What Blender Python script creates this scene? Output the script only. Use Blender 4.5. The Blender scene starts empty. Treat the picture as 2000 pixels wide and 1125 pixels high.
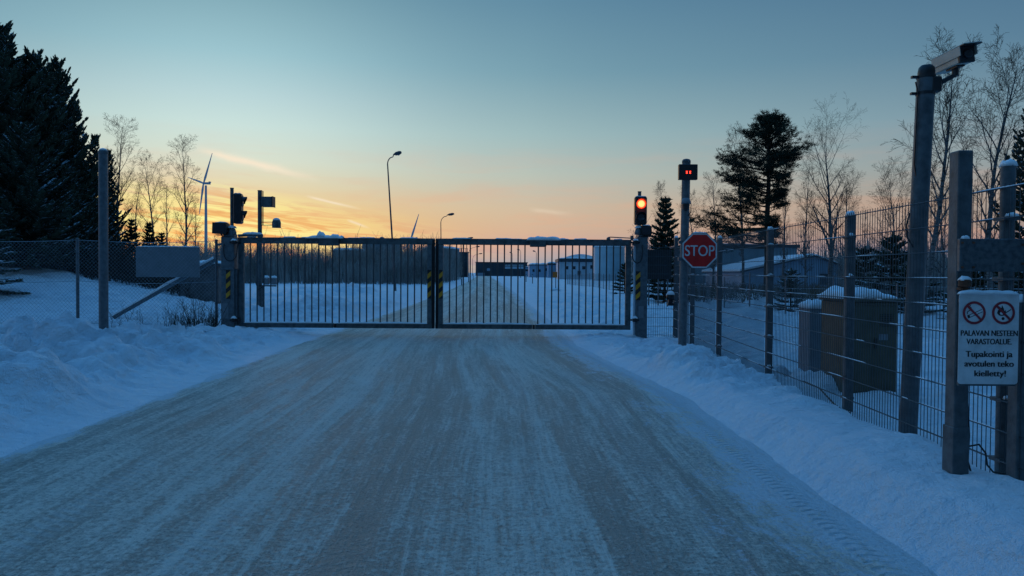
import bpy, math, random
import numpy as np
from mathutils import Vector, Matrix, Euler

SC = bpy.context.scene
COL = SC.collection
PI = math.pi

# ------------------------------------------------------------------ camera
FPX = 1450.0
CAMZ = 1.45
PITCH = math.atan(29.5 / FPX)
ROLL = 0.0067
cam_d = bpy.data.cameras.new("camera")
cam_d.sensor_width = 36.0
cam_d.lens = FPX / 2000.0 * 36.0
cam_d.clip_start = 0.05
cam_d.clip_end = 6000.0
cam = bpy.data.objects.new("camera", cam_d)
COL.objects.link(cam)
RM = (Matrix.Rotation(PI / 2 - PITCH, 3, 'X') @ Matrix.Rotation(ROLL, 3, 'Z'))
cam.matrix_world = Matrix.Translation((0, 0, CAMZ)) @ RM.to_4x4()
SC.camera = cam


def ray(px, py):
    return RM @ Vector(((px - 1000.0) / FPX, -(py - 562.5) / FPX, -1.0))


def W(px, py, Y):
    """world point seen at this picture point, at depth Y"""
    d = ray(px, py)
    return Vector((0, 0, CAMZ)) + d * (Y / d.y)


def G(px, py, z=0.0):
    d = ray(px, py)
    return Vector((0, 0, CAMZ)) + d * ((z - CAMZ) / d.z)


# ------------------------------------------------------------------ view
SC.view_settings.view_transform = 'Standard'
SC.view_settings.look = 'None'
SC.view_settings.exposure = 0.0
SC.view_settings.gamma = 1.0


def s2l(c):
    out = []
    for v in c[:3]:
        v = v / 255.0
        out.append(v / 12.92 if v <= 0.04045 else ((v + 0.055) / 1.055) ** 2.4)
    return tuple(out)


# ------------------------------------------------------------------ sky
SUN_AZ = math.radians(-21.0)        # left of the view axis
SUN_EL = math.radians(1.6)
SX, SY = math.sin(SUN_AZ), math.cos(SUN_AZ)
world = bpy.data.worlds.new("World")
SC.world = world
world.use_nodes = True
wt = world.node_tree
wt.nodes.clear()


class NG:
    """small helper to wire nodes"""
    def __init__(s, tree):
        s.t = tree

    def n(s, kind, **kw):
        nd = s.t.nodes.new(kind)
        for k, v in kw.items():
            setattr(nd, k, v)
        return nd

    def l(s, a, b):
        s.t.links.new(a, b)

    def put(s, sock, v):
        if isinstance(v, bpy.types.NodeSocket):
            s.l(v, sock)
        else:
            sock.default_value = v

    def m(s, op, a, b=0.0, c=0.0, clamp=False):
        nd = s.n('ShaderNodeMath', operation=op)
        nd.use_clamp = clamp
        s.put(nd.inputs[0], a)
        s.put(nd.inputs[1], b)
        s.put(nd.inputs[2], c)
        return nd.outputs[0]

    def mix(s, f, a, b, blend='MIX'):
        nd = s.n('ShaderNodeMix', data_type='RGBA', blend_type=blend)
        s.put(nd.inputs[0], f)
        for k, v in ((6, a), (7, b)):
            if not isinstance(v, bpy.types.NodeSocket):
                v = tuple(v) + (1.0,) if len(v) == 3 else v
            s.put(nd.inputs[k], v)
        return nd.outputs[2]

    def ramp(s, fac, stops, mode='LINEAR'):
        nd = s.n('ShaderNodeValToRGB')
        cr = nd.color_ramp
        cr.interpolation = mode
        while len(cr.elements) < len(stops):
            cr.elements.new(0.5)
        for e, (p, c) in zip(cr.elements, stops):
            e.position = p
            e.color = (c, c, c, 1) if isinstance(c, (int, float)) else tuple(c[:3]) + (1,)
        s.put(nd.inputs[0], fac)
        return nd.outputs[0]

    def noise(s, vec, scale, detail=3.0, rough=0.5, dist=0.0, w=None):
        nd = s.n('ShaderNodeTexNoise')
        if w is not None:
            nd.noise_dimensions = '4D'
            nd.inputs['W'].default_value = w
        s.put(nd.inputs['Vector'], vec)
        nd.inputs['Scale'].default_value = scale
        nd.inputs['Detail'].default_value = detail
        nd.inputs['Roughness'].default_value = rough
        nd.inputs['Distortion'].default_value = dist
        return nd.outputs[0]

    def vec(s, x, y, z):
        nd = s.n('ShaderNodeCombineXYZ')
        for k, v in enumerate((x, y, z)):
            s.put(nd.inputs[k], v)
        return nd.outputs[0]


def build_world():
    g = NG(wt)
    tc = g.n('ShaderNodeTexCoord')
    sp = g.n('ShaderNodeSeparateXYZ')
    g.l(tc.outputs['Generated'], sp.inputs[0])
    X, Yc, Z = sp.outputs[0], sp.outputs[1], sp.outputs[2]
    deg = 180.0 / PI
    el = g.m('MULTIPLY', g.m('ARCSINE', Z), deg)
    az = g.m('MULTIPLY', g.m('ARCTAN2', X, Yc), deg)       # 0 = view axis, right positive
    daz = g.m('SUBTRACT', az, SUN_AZ * deg)
    f = g.m('SQRT', g.m('DIVIDE', g.m('MAXIMUM', el, 0.0), 90.0))

    def stops(lst):
        return [(math.sqrt(e / 90.0), s2l(c)) for e, c in lst]
    high = [(30, (104, 170, 218)), (50, (82, 164, 240)), (90, (62, 154, 244))]
    B = g.ramp(f, stops([(0, (138, 158, 178)), (0.9, (158, 166, 176)), (2.0, (200, 170, 162)), (3.2, (211, 179, 155)),
                         (5, (206, 186, 162)), (7.5, (182, 191, 181)), (10.5, (155, 184, 187)), (15, (118, 158, 174)),
                         (20, (96, 138, 162))] + high))
    A = g.ramp(f, stops([(0, (214, 118, 96)), (1.0, (244, 142, 88)), (2.4, (255, 176, 88)), (4, (250, 204, 122)),
                         (5.8, (234, 214, 168)), (8, (218, 225, 206)), (10.5, (202, 225, 220)), (12.5, (186, 214, 217)), (15.5, (156, 196, 206)),
                         (20, (124, 165, 179))] + high))
    wgt = g.m('EXPONENT', g.m('MULTIPLY', g.m('POWER', g.m('DIVIDE', daz, 14.5), 2.0), -1.0))
    base = g.mix(wgt, B, A)
    # away from the glow the air is darker and bluer
    far = g.m('DIVIDE', g.m('SUBTRACT', g.m('ABSOLUTE', daz), 22.0), 34.0, clamp=True)
    base = g.mix(g.m('MULTIPLY', far, 0.85), base, g.mix(1.0, base, (0.50, 0.56, 0.70), 'MULTIPLY'))
    C = g.ramp(f, stops([(0, (84, 112, 146)), (6, (92, 126, 160)), (15, (84, 132, 170))] + high))
    back = g.m('DIVIDE', g.m('SUBTRACT', g.m('ABSOLUTE', g.m('SUBTRACT', g.m('MODULO', g.m('ADD', daz, 540.0), 360.0), 180.0)), 62.0), 40.0, clamp=True)
    base = g.mix(back, base, C)
    # streaked cloud bands low over the sunset, falling to the right
    slant = g.m('ADD', el, g.m('MULTIPLY', az, 0.11))
    cv = g.vec(g.m('MULTIPLY', az, 0.17), g.m('MULTIPLY', slant, 1.7), 0.0)
    c1 = g.noise(cv, 1.0, 5.0, 0.62, 0.7)
    band = g.ramp(g.m('DIVIDE', g.m('ADD', el, g.m('MULTIPLY', g.m('MAXIMUM', daz, 0.0), 0.17)), 9.0), [(0.0, 0.0), (0.16, 0.5), (0.42, 1.0), (0.60, 0.55), (0.74, 0.0)])
    wz = g.m('EXPONENT', g.m('MULTIPLY', g.m('POWER', g.m('DIVIDE', daz, 12.5), 2.0), -1.0))
    lit = g.m('MULTIPLY', g.m('MULTIPLY', g.ramp(c1, [(0.44, 0.0), (0.535, 1.0)]), band), wz)
    base = g.mix(lit, base, s2l((255, 244, 158)))
    dk = g.m('MULTIPLY', g.m('MULTIPLY', g.ramp(c1, [(0.36, 1.0), (0.48, 0.0)]), band), g.m('MULTIPLY', wz, 0.8))
    base = g.mix(dk, base, s2l((232, 158, 92)))
    # faint pink wisps elsewhere
    c2 = g.noise(g.vec(g.m('MULTIPLY', az, 0.11), g.m('MULTIPLY', el, 0.75), 4.0), 1.0, 4.0, 0.6, 0.4)
    b2 = g.ramp(g.m('DIVIDE', el, 12.0), [(0.05, 0.0), (0.25, 1.0), (0.5, 0.6), (0.9, 0.0)])
    base = g.mix(g.m('MULTIPLY', g.m('MULTIPLY', g.ramp(c2, [(0.47, 0.0), (0.68, 1.0)]), b2), 0.33), base, s2l((236, 168, 132)))

    # thin bright cirrus strokes
    def stroke(a0, a1, e0, e1, w, strength, seed):
        nonlocal base
        t = g.m('DIVIDE', g.m('SUBTRACT', az, a0), a1 - a0)
        line = g.m('ADD', e0, g.m('MULTIPLY', t, e1 - e0))
        nz = g.m('MULTIPLY', g.m('SUBTRACT', g.noise(g.vec(g.m('MULTIPLY', az, 0.7), g.m('MULTIPLY', el, 1.6), seed), 1.0, 3.0), 0.5), 0.9)
        dd = g.m('DIVIDE', g.m('ADD', g.m('SUBTRACT', el, line), g.m('MULTIPLY', nz, w * 1.5)), w)
        core = g.m('EXPONENT', g.m('MULTIPLY', g.m('POWER', dd, 2.0), -1.0))
        ends = g.m('MULTIPLY', g.m('MULTIPLY', t, 5.0, clamp=True), g.m('MULTIPLY', g.m('SUBTRACT', 1.0, t), 2.2, clamp=True), clamp=True)
        base = g.mix(g.m('MULTIPLY', g.m('MULTIPLY', core, ends), strength), base, s2l((250, 232, 206)))
    stroke(-23.2, -14.4, 8.6, 6.8, 0.25, 0.85, 1.0)
    stroke(-15.6, -11.4, 5.6, 4.7, 0.09, 0.7, 2.0)
    stroke(-12.6, -10.8, 3.9, 3.3, 0.09, 0.6, 3.0)
    stroke(1.2, 4.8, 4.9, 4.5, 0.16, 0.22, 5.0)
    # the half of the sky away from the sunset is darker
    dot = g.m('ADD', g.m('MULTIPLY', X, SX), g.m('MULTIPLY', Yc, SY))
    dim = g.ramp(g.m('ADD', g.m('MULTIPLY', dot, 0.5), 0.5), [(0.15, 0.26), (0.44, 0.86), (0.62, 1.0)])
    base = g.mix(1.0, base, dim, 'MULTIPLY')
    bg = g.n('ShaderNodeBackground')
    g.l(base, bg.inputs[0])
    bg.inputs[1].default_value = 1.0
    out = g.n('ShaderNodeOutputWorld')
    g.l(bg.outputs[0], out.inputs[0])


build_world()

sun_d = bpy.data.lights.new("sun", 'SUN')
sun_d.energy = 0.12
sun_d.angle = math.radians(9.0)
sun_d.color = (1.0, 0.55, 0.28)
sun = bpy.data.objects.new("sun", sun_d)
COL.objects.link(sun)
sd = Vector((SX * math.cos(SUN_EL * 2), SY * math.cos(SUN_EL * 2), math.sin(SUN_EL * 2)))
sun.rotation_euler = (-sd).to_track_quat('-Z', 'Y').to_euler()

# ------------------------------------------------------------------ materials
MATS = {}


def mat(name, color, rough=0.6, metal=0.0, var=0.25, scale=6.0, bump=0.0, bscale=40.0, spec=0.5, emit=None, estr=0.0,
        color2=None, stretch=None, thr=(0.4, 0.65), coat=0.0):
    m = bpy.data.materials.new(name)
    m.use_nodes = True
    g = NG(m.node_tree)
    b = m.node_tree.nodes['Principled BSDF']
    tc = g.n('ShaderNodeTexCoord')
    v = tc.outputs['Object']
    if stretch:
        mp = g.n('ShaderNodeMapping')
        g.l(v, mp.inputs[0])
        mp.inputs['Scale'].default_value = stretch
        v = mp.outputs[0]
    nz = g.noise(v, scale, 5.0, 0.6)
    c2 = color2 if color2 else tuple(max(0.0, c * (1 - var)) for c in color)
    c1 = color if color2 else tuple(min(1.0, c * (1 + var)) for c in color)
    col = g.mix(g.ramp(nz, [(thr[0], 0.0), (thr[1], 1.0)]), c1, c2)
    g.l(col, b.inputs['Base Color'])
    b.inputs['Roughness'].default_value = rough
    b.inputs['Metallic'].default_value = metal
    b.inputs['Specular IOR Level'].default_value = spec
    b.inputs['Coat Weight'].default_value = coat
    if bump:
        bn = g.n('ShaderNodeBump')
        bn.inputs['Strength'].default_value = bump
        bn.inputs['Distance'].default_value = 0.02
        g.l(g.noise(v, bscale, 4.0, 0.6), bn.inputs['Height'])
        g.l(bn.outputs[0], b.inputs['Normal'])
    if emit:
        b.inputs['Emission Color'].default_value = tuple(emit) + (1,)
        b.inputs['Emission Strength'].default_value = estr
    MATS[name] = m
    return m


M_galv = mat('galvanised_steel', (0.115, 0.135, 0.15), 0.5, 0.35, 0.2, 14.0, 0.15, 60)
M_galvd = mat('weathered_steel', (0.09, 0.104, 0.112), 0.6, 0.3, 0.3, 9.0, 0.2, 50)
M_galvplate = mat('spangled_zinc_plate', (0.12, 0.14, 0.15), 0.5, 0.4, 0.4, 30.0, 0.1, 90, color2=(0.06, 0.07, 0.08))
M_wire = mat('wire', (0.06, 0.07, 0.08), 0.55, 0.4, 0.2, 3.0)
M_chain = mat('chain_wire', (0.26, 0.30, 0.33), 0.5, 0.4, 0.2, 3.0)
M_black = mat('black_plastic', (0.012, 0.012, 0.014), 0.45, 0.0, 0.3, 8.0)
M_rubber = mat('rubber', (0.008, 0.008, 0.009), 0.8, 0.0, 0.3, 8.0)
M_white = mat('white_enamel', (0.74, 0.74, 0.74), 0.45, 0.0, 0.08, 9.0, color2=(0.56, 0.56, 0.55))
M_red = mat('red_paint', (0.68, 0.014, 0.012), 0.45, 0.0, 0.15, 5.0)
M_dred = mat('dark_red_print', (0.30, 0.02, 0.03), 0.5)
M_ink = mat('black_ink', (0.01, 0.01, 0.012), 0.6)
M_yellow = mat('yellow_tape', (0.62, 0.26, 0.012), 0.5, 0.0, 0.15, 12.0)
M_snowcap = mat('settled_snow', (0.86, 0.88, 0.90), 0.75, 0.0, 0.03, 8.0, 0.5, 30.0, 0.2)
M_snowtw = mat('snow_on_twigs', (0.75, 0.80, 0.84), 0.9, 0.0, 0.15, 3.0, spec=0.1)
M_needle = mat('needles', (0.034, 0.046, 0.028), 0.8, 0.0, 0.5, 2.0, spec=0.15)
M_needle2 = mat('pine_needles', (0.026, 0.036, 0.022), 0.8, 0.0, 0.5, 1.5, spec=0.15)
M_bark = mat('dark_bark', (0.06, 0.045, 0.035), 0.9, 0.0, 0.5, 6.0, 0.6, 20, 0.2)
M_birch = mat('birch_bark', (0.17, 0.16, 0.155), 0.8, 0.0, 0.2, 5.0, color2=(0.05, 0.045, 0.04), stretch=(1, 1, 4), thr=(0.48, 0.6), spec=0.2)
M_twig = mat('birch_twigs', (0.055, 0.036, 0.030), 0.9, 0.0, 0.3, 2.0, spec=0.1)
M_thick = mat('thicket_stems', (0.27, 0.245, 0.225), 0.95, 0.0, 0.5, 0.3, spec=0.05)
M_weed = mat('dry_stalks', (0.12, 0.085, 0.05), 0.9, 0.0, 0.4, 3.0, spec=0.1)
M_brown = mat('brown_cabinet_paint', (0.075, 0.066, 0.040), 0.55, 0.0, 0.2, 5.0, 0.2, 30)
M_grey = mat('grey_cabinet_paint', (0.17, 0.19, 0.21), 0.55, 0.0, 0.1, 5.0)
M_camh = mat('camera_housing', (0.52, 0.46, 0.38), 0.4, 0.0, 0.08, 8.0)
M_brown2 = mat('shed_boards', (0.12, 0.11, 0.11), 0.8, 0.0, 0.25, 4.0)
M_tank = mat('tank_blue_paint', (0.36, 0.50, 0.55), 0.5, 0.0, 0.15, 0.2)
M_tankd = mat('tank_dark_paint', (0.11, 0.16, 0.19), 0.6, 0.0, 0.15, 0.2)
M_bldark = mat('dark_cladding', (0.035, 0.05, 0.065), 0.6, 0.0, 0.25, 0.15)
M_blblue = mat('blue_cladding', (0.25, 0.37, 0.48), 0.6, 0.0, 0.15, 0.15)
M_bllight = mat('pale_cladding', (0.46, 0.54, 0.60), 0.6, 0.0, 0.12, 0.2)
M_teal = mat('teal_cladding', (0.19, 0.29, 0.33), 0.6, 0.0, 0.15, 0.15)
M_win = mat('window_glass', (0.02, 0.03, 0.04), 0.15, 0.0, 0.2, 1.0)
M_pwin = mat('pale_window', (0.45, 0.5, 0.52), 0.3, 0.0, 0.2, 1.0)
M_orange = mat('orange_board', (0.62, 0.16, 0.02), 0.5, 0.0, 0.1, 4.0)
M_turb = mat('turbine_white', (0.42, 0.44, 0.48), 0.5, 0.0, 0.05, 0.1)
M_redlamp = mat('lit_red_lens', (0.8, 0.2, 0.05), 0.3, 0.0, 0.05, 5.0, emit=(1.0, 0.37, 0.12), estr=2.2)
M_redlamp2 = mat('lit_red_lens_edge', (0.8, 0.1, 0.03), 0.3, 0.0, 0.05, 5.0, emit=(1.0, 0.20, 0.05), estr=1.1)
M_redglow = mat('lamp_glow_on_rim', (0.5, 0.02, 0.01), 0.35, 0.0, 0.05, 5.0, emit=(1.0, 0.05, 0.01), estr=0.5)  # lamp's red glow put into the otherwise black lens ring as emission
M_digit = mat('lit_digit', (0.8, 0.1, 0.05), 0.4, 0.0, 0.05, 5.0, emit=(1.0, 0.06, 0.03), estr=2.6)
M_rust = mat('rusty_steel', (0.13, 0.05, 0.025), 0.85, 0.1, 0.4, 20.0, 0.4, 60)


def corrugate(m, freq, axis='X'):
    """vertical ribs on cladding, as bump"""
    g = NG(m.node_tree)
    b = m.node_tree.nodes['Principled BSDF']
    tc = g.n('ShaderNodeTexCoord')
    wv = g.n('ShaderNodeTexWave', wave_type='BANDS', bands_direction=axis)
    wv.inputs['Scale'].default_value = freq
    g.l(tc.outputs['Object'], wv.inputs['Vector'])
    bn = g.n('ShaderNodeBump')
    bn.inputs['Strength'].default_value = 0.8
    bn.inputs['Distance'].default_value = 0.08
    g.l(wv.outputs[1], bn.inputs['Height'])
    g.l(bn.outputs[0], b.inputs['Normal'])


for m_ in (M_blblue, M_bllight, M_teal, M_bldark):
    corrugate(m_, 0.35)

# ------------------------------------------------------------------ terrain height
rs = np.random.RandomState(7)
PERM = rs.permutation(4096)
GRAD = rs.rand(4096) * 2 * np.pi
GX, GY = np.cos(GRAD), np.sin(GRAD)


def pnoise(x, y):
    xi = np.floor(x).astype(np.int64)
    yi = np.floor(y).astype(np.int64)
    xf, yf = x - xi, y - yi
    u = xf * xf * xf * (xf * (xf * 6 - 15) + 10)
    v = yf * yf * yf * (yf * (yf * 6 - 15) + 10)

    def gr(ix, iy, dx, dy):
        h = PERM[(PERM[ix & 4095] + iy) & 4095]
        return GX[h] * dx + GY[h] * dy
    a = gr(xi, yi, xf, yf)
    b = gr(xi + 1, yi, xf - 1, yf)
    c = gr(xi, yi + 1, xf, yf - 1)
    d = gr(xi + 1, yi + 1, xf - 1, yf - 1)
    return (a + u * (b - a)) * (1 - v) + (c + u * (d - c)) * v


def fbm(x, y, octv=4, gain=0.5):
    t, a = 0.0, 1.0
    for k in range(octv):
        t = t + a * pnoise(x * 2 ** k + 17.3 * k, y * 2 ** k + 5.1 * k)
        a *= gain
    return t


def sst(a, b, x):
    t = np.clip((x - a) / (b - a), 0, 1)
    return t * t * (3 - 2 * t)


XL_Y = [-30, 3.5, 5.65, 11, 17, 26, 50, 124, 300, 2000]
XL_X = [-3.2, -3.75, -3.95, -4.15, -4.3, -4.35, -4.8, -7.3, -14.0, -80]
XR_Y = [-30, 9, 11.5, 15, 17, 50, 124, 300, 2000]
XR_X = [2.1, 2.1, 1.75, 1.32, 1.3, 0.4, -2.1, -8.8, -72]


def xl(y):
    return np.interp(y, XL_Y, XL_X)


def xr(y):
    return np.interp(y, XR_Y, XR_X)


def bumpf(x, y, cx, cy, rx, ry, h):
    return h * np.exp(-(((x - cx) / rx) ** 2 + ((y - cy) / ry) ** 2))


def hz(x, y):
    """height of the snow surface"""
    x = np.asarray(x, float)
    y = np.asarray(y, float)
    ed = 0.10 * fbm(x * 0.0 + 3.3, y * 0.9, 3)
    dl = xl(y) - x + ed
    dr = x - xr(y) + ed * 0.7
    big = fbm(x * 0.55 + 9, y * 0.55, 3)
    mid = fbm(x * 1.35 + 3, y * 1.35 + 8, 4, 0.55)
    fine = fbm(x * 5.5, y * 5.5, 3, 0.55)
    ridg = 1 - np.abs(fbm(x * 0.85 + 40, y * 1.15 + 11, 4, 0.55)) * 3.0
    far = sst(60, 140, y)
    near = 1 - sst(26, 60, y)
    # left verge: ploughed lumps
    L = sst(-0.15, 1.3, dl) * 0.10 + sst(0.1, 2.2, dl) * (0.10 * big + 0.27 * np.clip(ridg, -0.5, 1) * near * (0.35 + 0.65 * sst(15.5, 13.5, y) + 0.3 * sst(0, 1, y * 0)) + 0.10 * mid) * (1 - 0.6 * far)
    L = L + sst(0.0, 0.6, dl) * (0.020 * fine + 0.020 * pnoise((x + 0.35 * y) * 3.4, (y - 0.35 * x) * 0.9)) * near
    L = L + sst(10.5, 13.5, y) * (1 - sst(15.5, 18.5, y)) * sst(1.5, 4, dl) * 0.06
    # hill to the left behind the chain-link fence
    hill = sst(17.0, 27.0, y) * np.clip((-x / np.maximum(y, 5) - 0.365) * 5.2, 0, 1.9) * (1 - sst(44, 75, y))
    L = L + hill
    # right verge: a ploughed bank then the plot behind the fence
    crest = 0.23 - 0.08 * sst(5, 9, y) + 0.02 * sst(9, 12, y)
    bank = sst(-0.05, 0.42, dr) * (1 - sst(0.85, 1.5, dr) * 0.85) * crest * (1 - 0.8 * sst(12.5, 14.5, y))
    lump = sst(0.1, 0.6, dr) * (1 - sst(1.6, 2.4, dr)) * (0.17 * np.clip(ridg, -0.4, 1) + 0.12 * mid) * sst(7.6, 10.5, y) * (1 - 0.8 * sst(12.8, 15, y)) * 0.95
    R = bank + lump + sst(0.1, 1.2, dr) * (0.085 * mid + 0.012 * fine) * near
    R = R + sst(1.5, 3.0, dr) * (0.05 * big + 0.05 * mid) * near
    R = R + sst(17.5, 22, y) * sst(0.0, 3.0, dr) * (0.14 + 0.10 * mid + 0.10 * big) * (1 - far)
    clod = np.clip(fbm(x * 3.6 + 70, y * 3.6 + 31, 3) - 0.2, 0, 1) * 0.17 * near
    L = L + clod * sst(0.25, 0.7, dl) * (1 - 0.6 * sst(2.0, 4.0, dl))
    R = R + clod * (0.9 * sst(8.0, 10.5, y) * sst(0.1, 0.4, dr) * (1 - sst(1.7, 2.3, dr)))
    R = R * (1 - 0.9 * bumpf(x, y, 2.55, 12.2, 0.75, 0.9, 1.0))
    h = np.where(dl > dr, L, R)
    inside = np.minimum(-dl, -dr)
    h = h - 0.05 * sst(-0.12, 0.25, inside) - 0.012
    # single mounds
    m = 0
    m = m + bumpf(x, y, -9.6, 45, 1.3, 2.6, 0.62) + bumpf(x, y, -11.6, 43, 1.9, 2.4, 0.40) + bumpf(x, y, -13.5, 52, 1.8, 2.4, 0.3)
    m = m + bumpf(x, y, -5.9, 23, 1.2, 2.4, 0.50) + bumpf(x, y, -4.95, 28.5, 0.55, 4.4, 0.34) + bumpf(x, y, -7.3, 21.5, 1.2, 1.0, 0.12)
    for (cx, cy, rx, ry, hh) in ((-5.4, 7.7, 1.0, 0.75, 0.34), (-6.9, 8.6, 0.9, 0.6, 0.26), (-4.75, 6.1, 0.45, 0.5, 0.20), (-6.2, 10.2, 1.3, 0.6, 0.26),
                                 (-5.3, 11.9, 0.9, 0.45, 0.2), (-7.8, 12.0, 1.2, 0.55, 0.18), (-5.1, 9.2, 0.4, 0.35, 0.12), (-6.0, 13.7, 1.0, 0.4, 0.14), (-5.2, 15.4, 0.7, 0.4, 0.1), (-9.6, 10.6, 1.4, 0.8, 0.25)):
        m = m + bumpf(x, y, cx, cy, rx, ry, hh)
    m = m * (1.4 - 0.25 * sst(18, 24, y) - 0.35 * sst(18, 24, y) + 0.75 * mid + 0.12 * fine * near) * sst(0.0, 0.7, dl)
    m2 = bumpf(x, y, 2.5, 15.4, 0.8, 0.4, 0.09) + bumpf(x, y, 2.45, 10.9, 0.35, 0.6, 0.12) + bumpf(x, y, 4.05, 9.1, 0.45, 0.6, 0.12) + bumpf(x, y, 4.3, 8.45, 0.5, 0.2, 0.10)
    m2 = m2 + bumpf(x, y, 5.5, 16, 1.2, 1.3, 0.2) + bumpf(x, y, 7.5, 14, 1.5, 1.3, 0.2) + bumpf(x, y, 6.3, 20, 1.6, 1.3, 0.25)
    m2 = m2 * sst(0.0, 0.5, dr)
    return h + m + m2


def gz(x, y):
    return float(hz(np.array([x]), np.array([y]))[0])


# ------------------------------------------------------------------ mesh helpers
def tag(o, label=None, cat=None, group=None, kind=None):
    if label:
        o['label'] = label
    if cat:
        o['category'] = cat
    if group:
        o['group'] = group
    if kind:
        o['kind'] = kind
    return o


def thing(name, label, cat, loc=(0, 0, 0), rotz=0.0, group=None):
    o = bpy.data.objects.new(name, None)
    o.empty_display_size = 0.1
    COL.objects.link(o)
    o.location = loc
    o.rotation_euler = (0, 0, rotz)
    return tag(o, label, cat, group)


def inv_of(o):
    ms = []
    while o is not None:
        ms.append(Matrix.LocRotScale(o.location, o.rotation_euler, o.scale))
        o = o.parent
    M = Matrix.Identity(4)
    for q in ms:
        M = q @ M
    return M.inverted()


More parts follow.
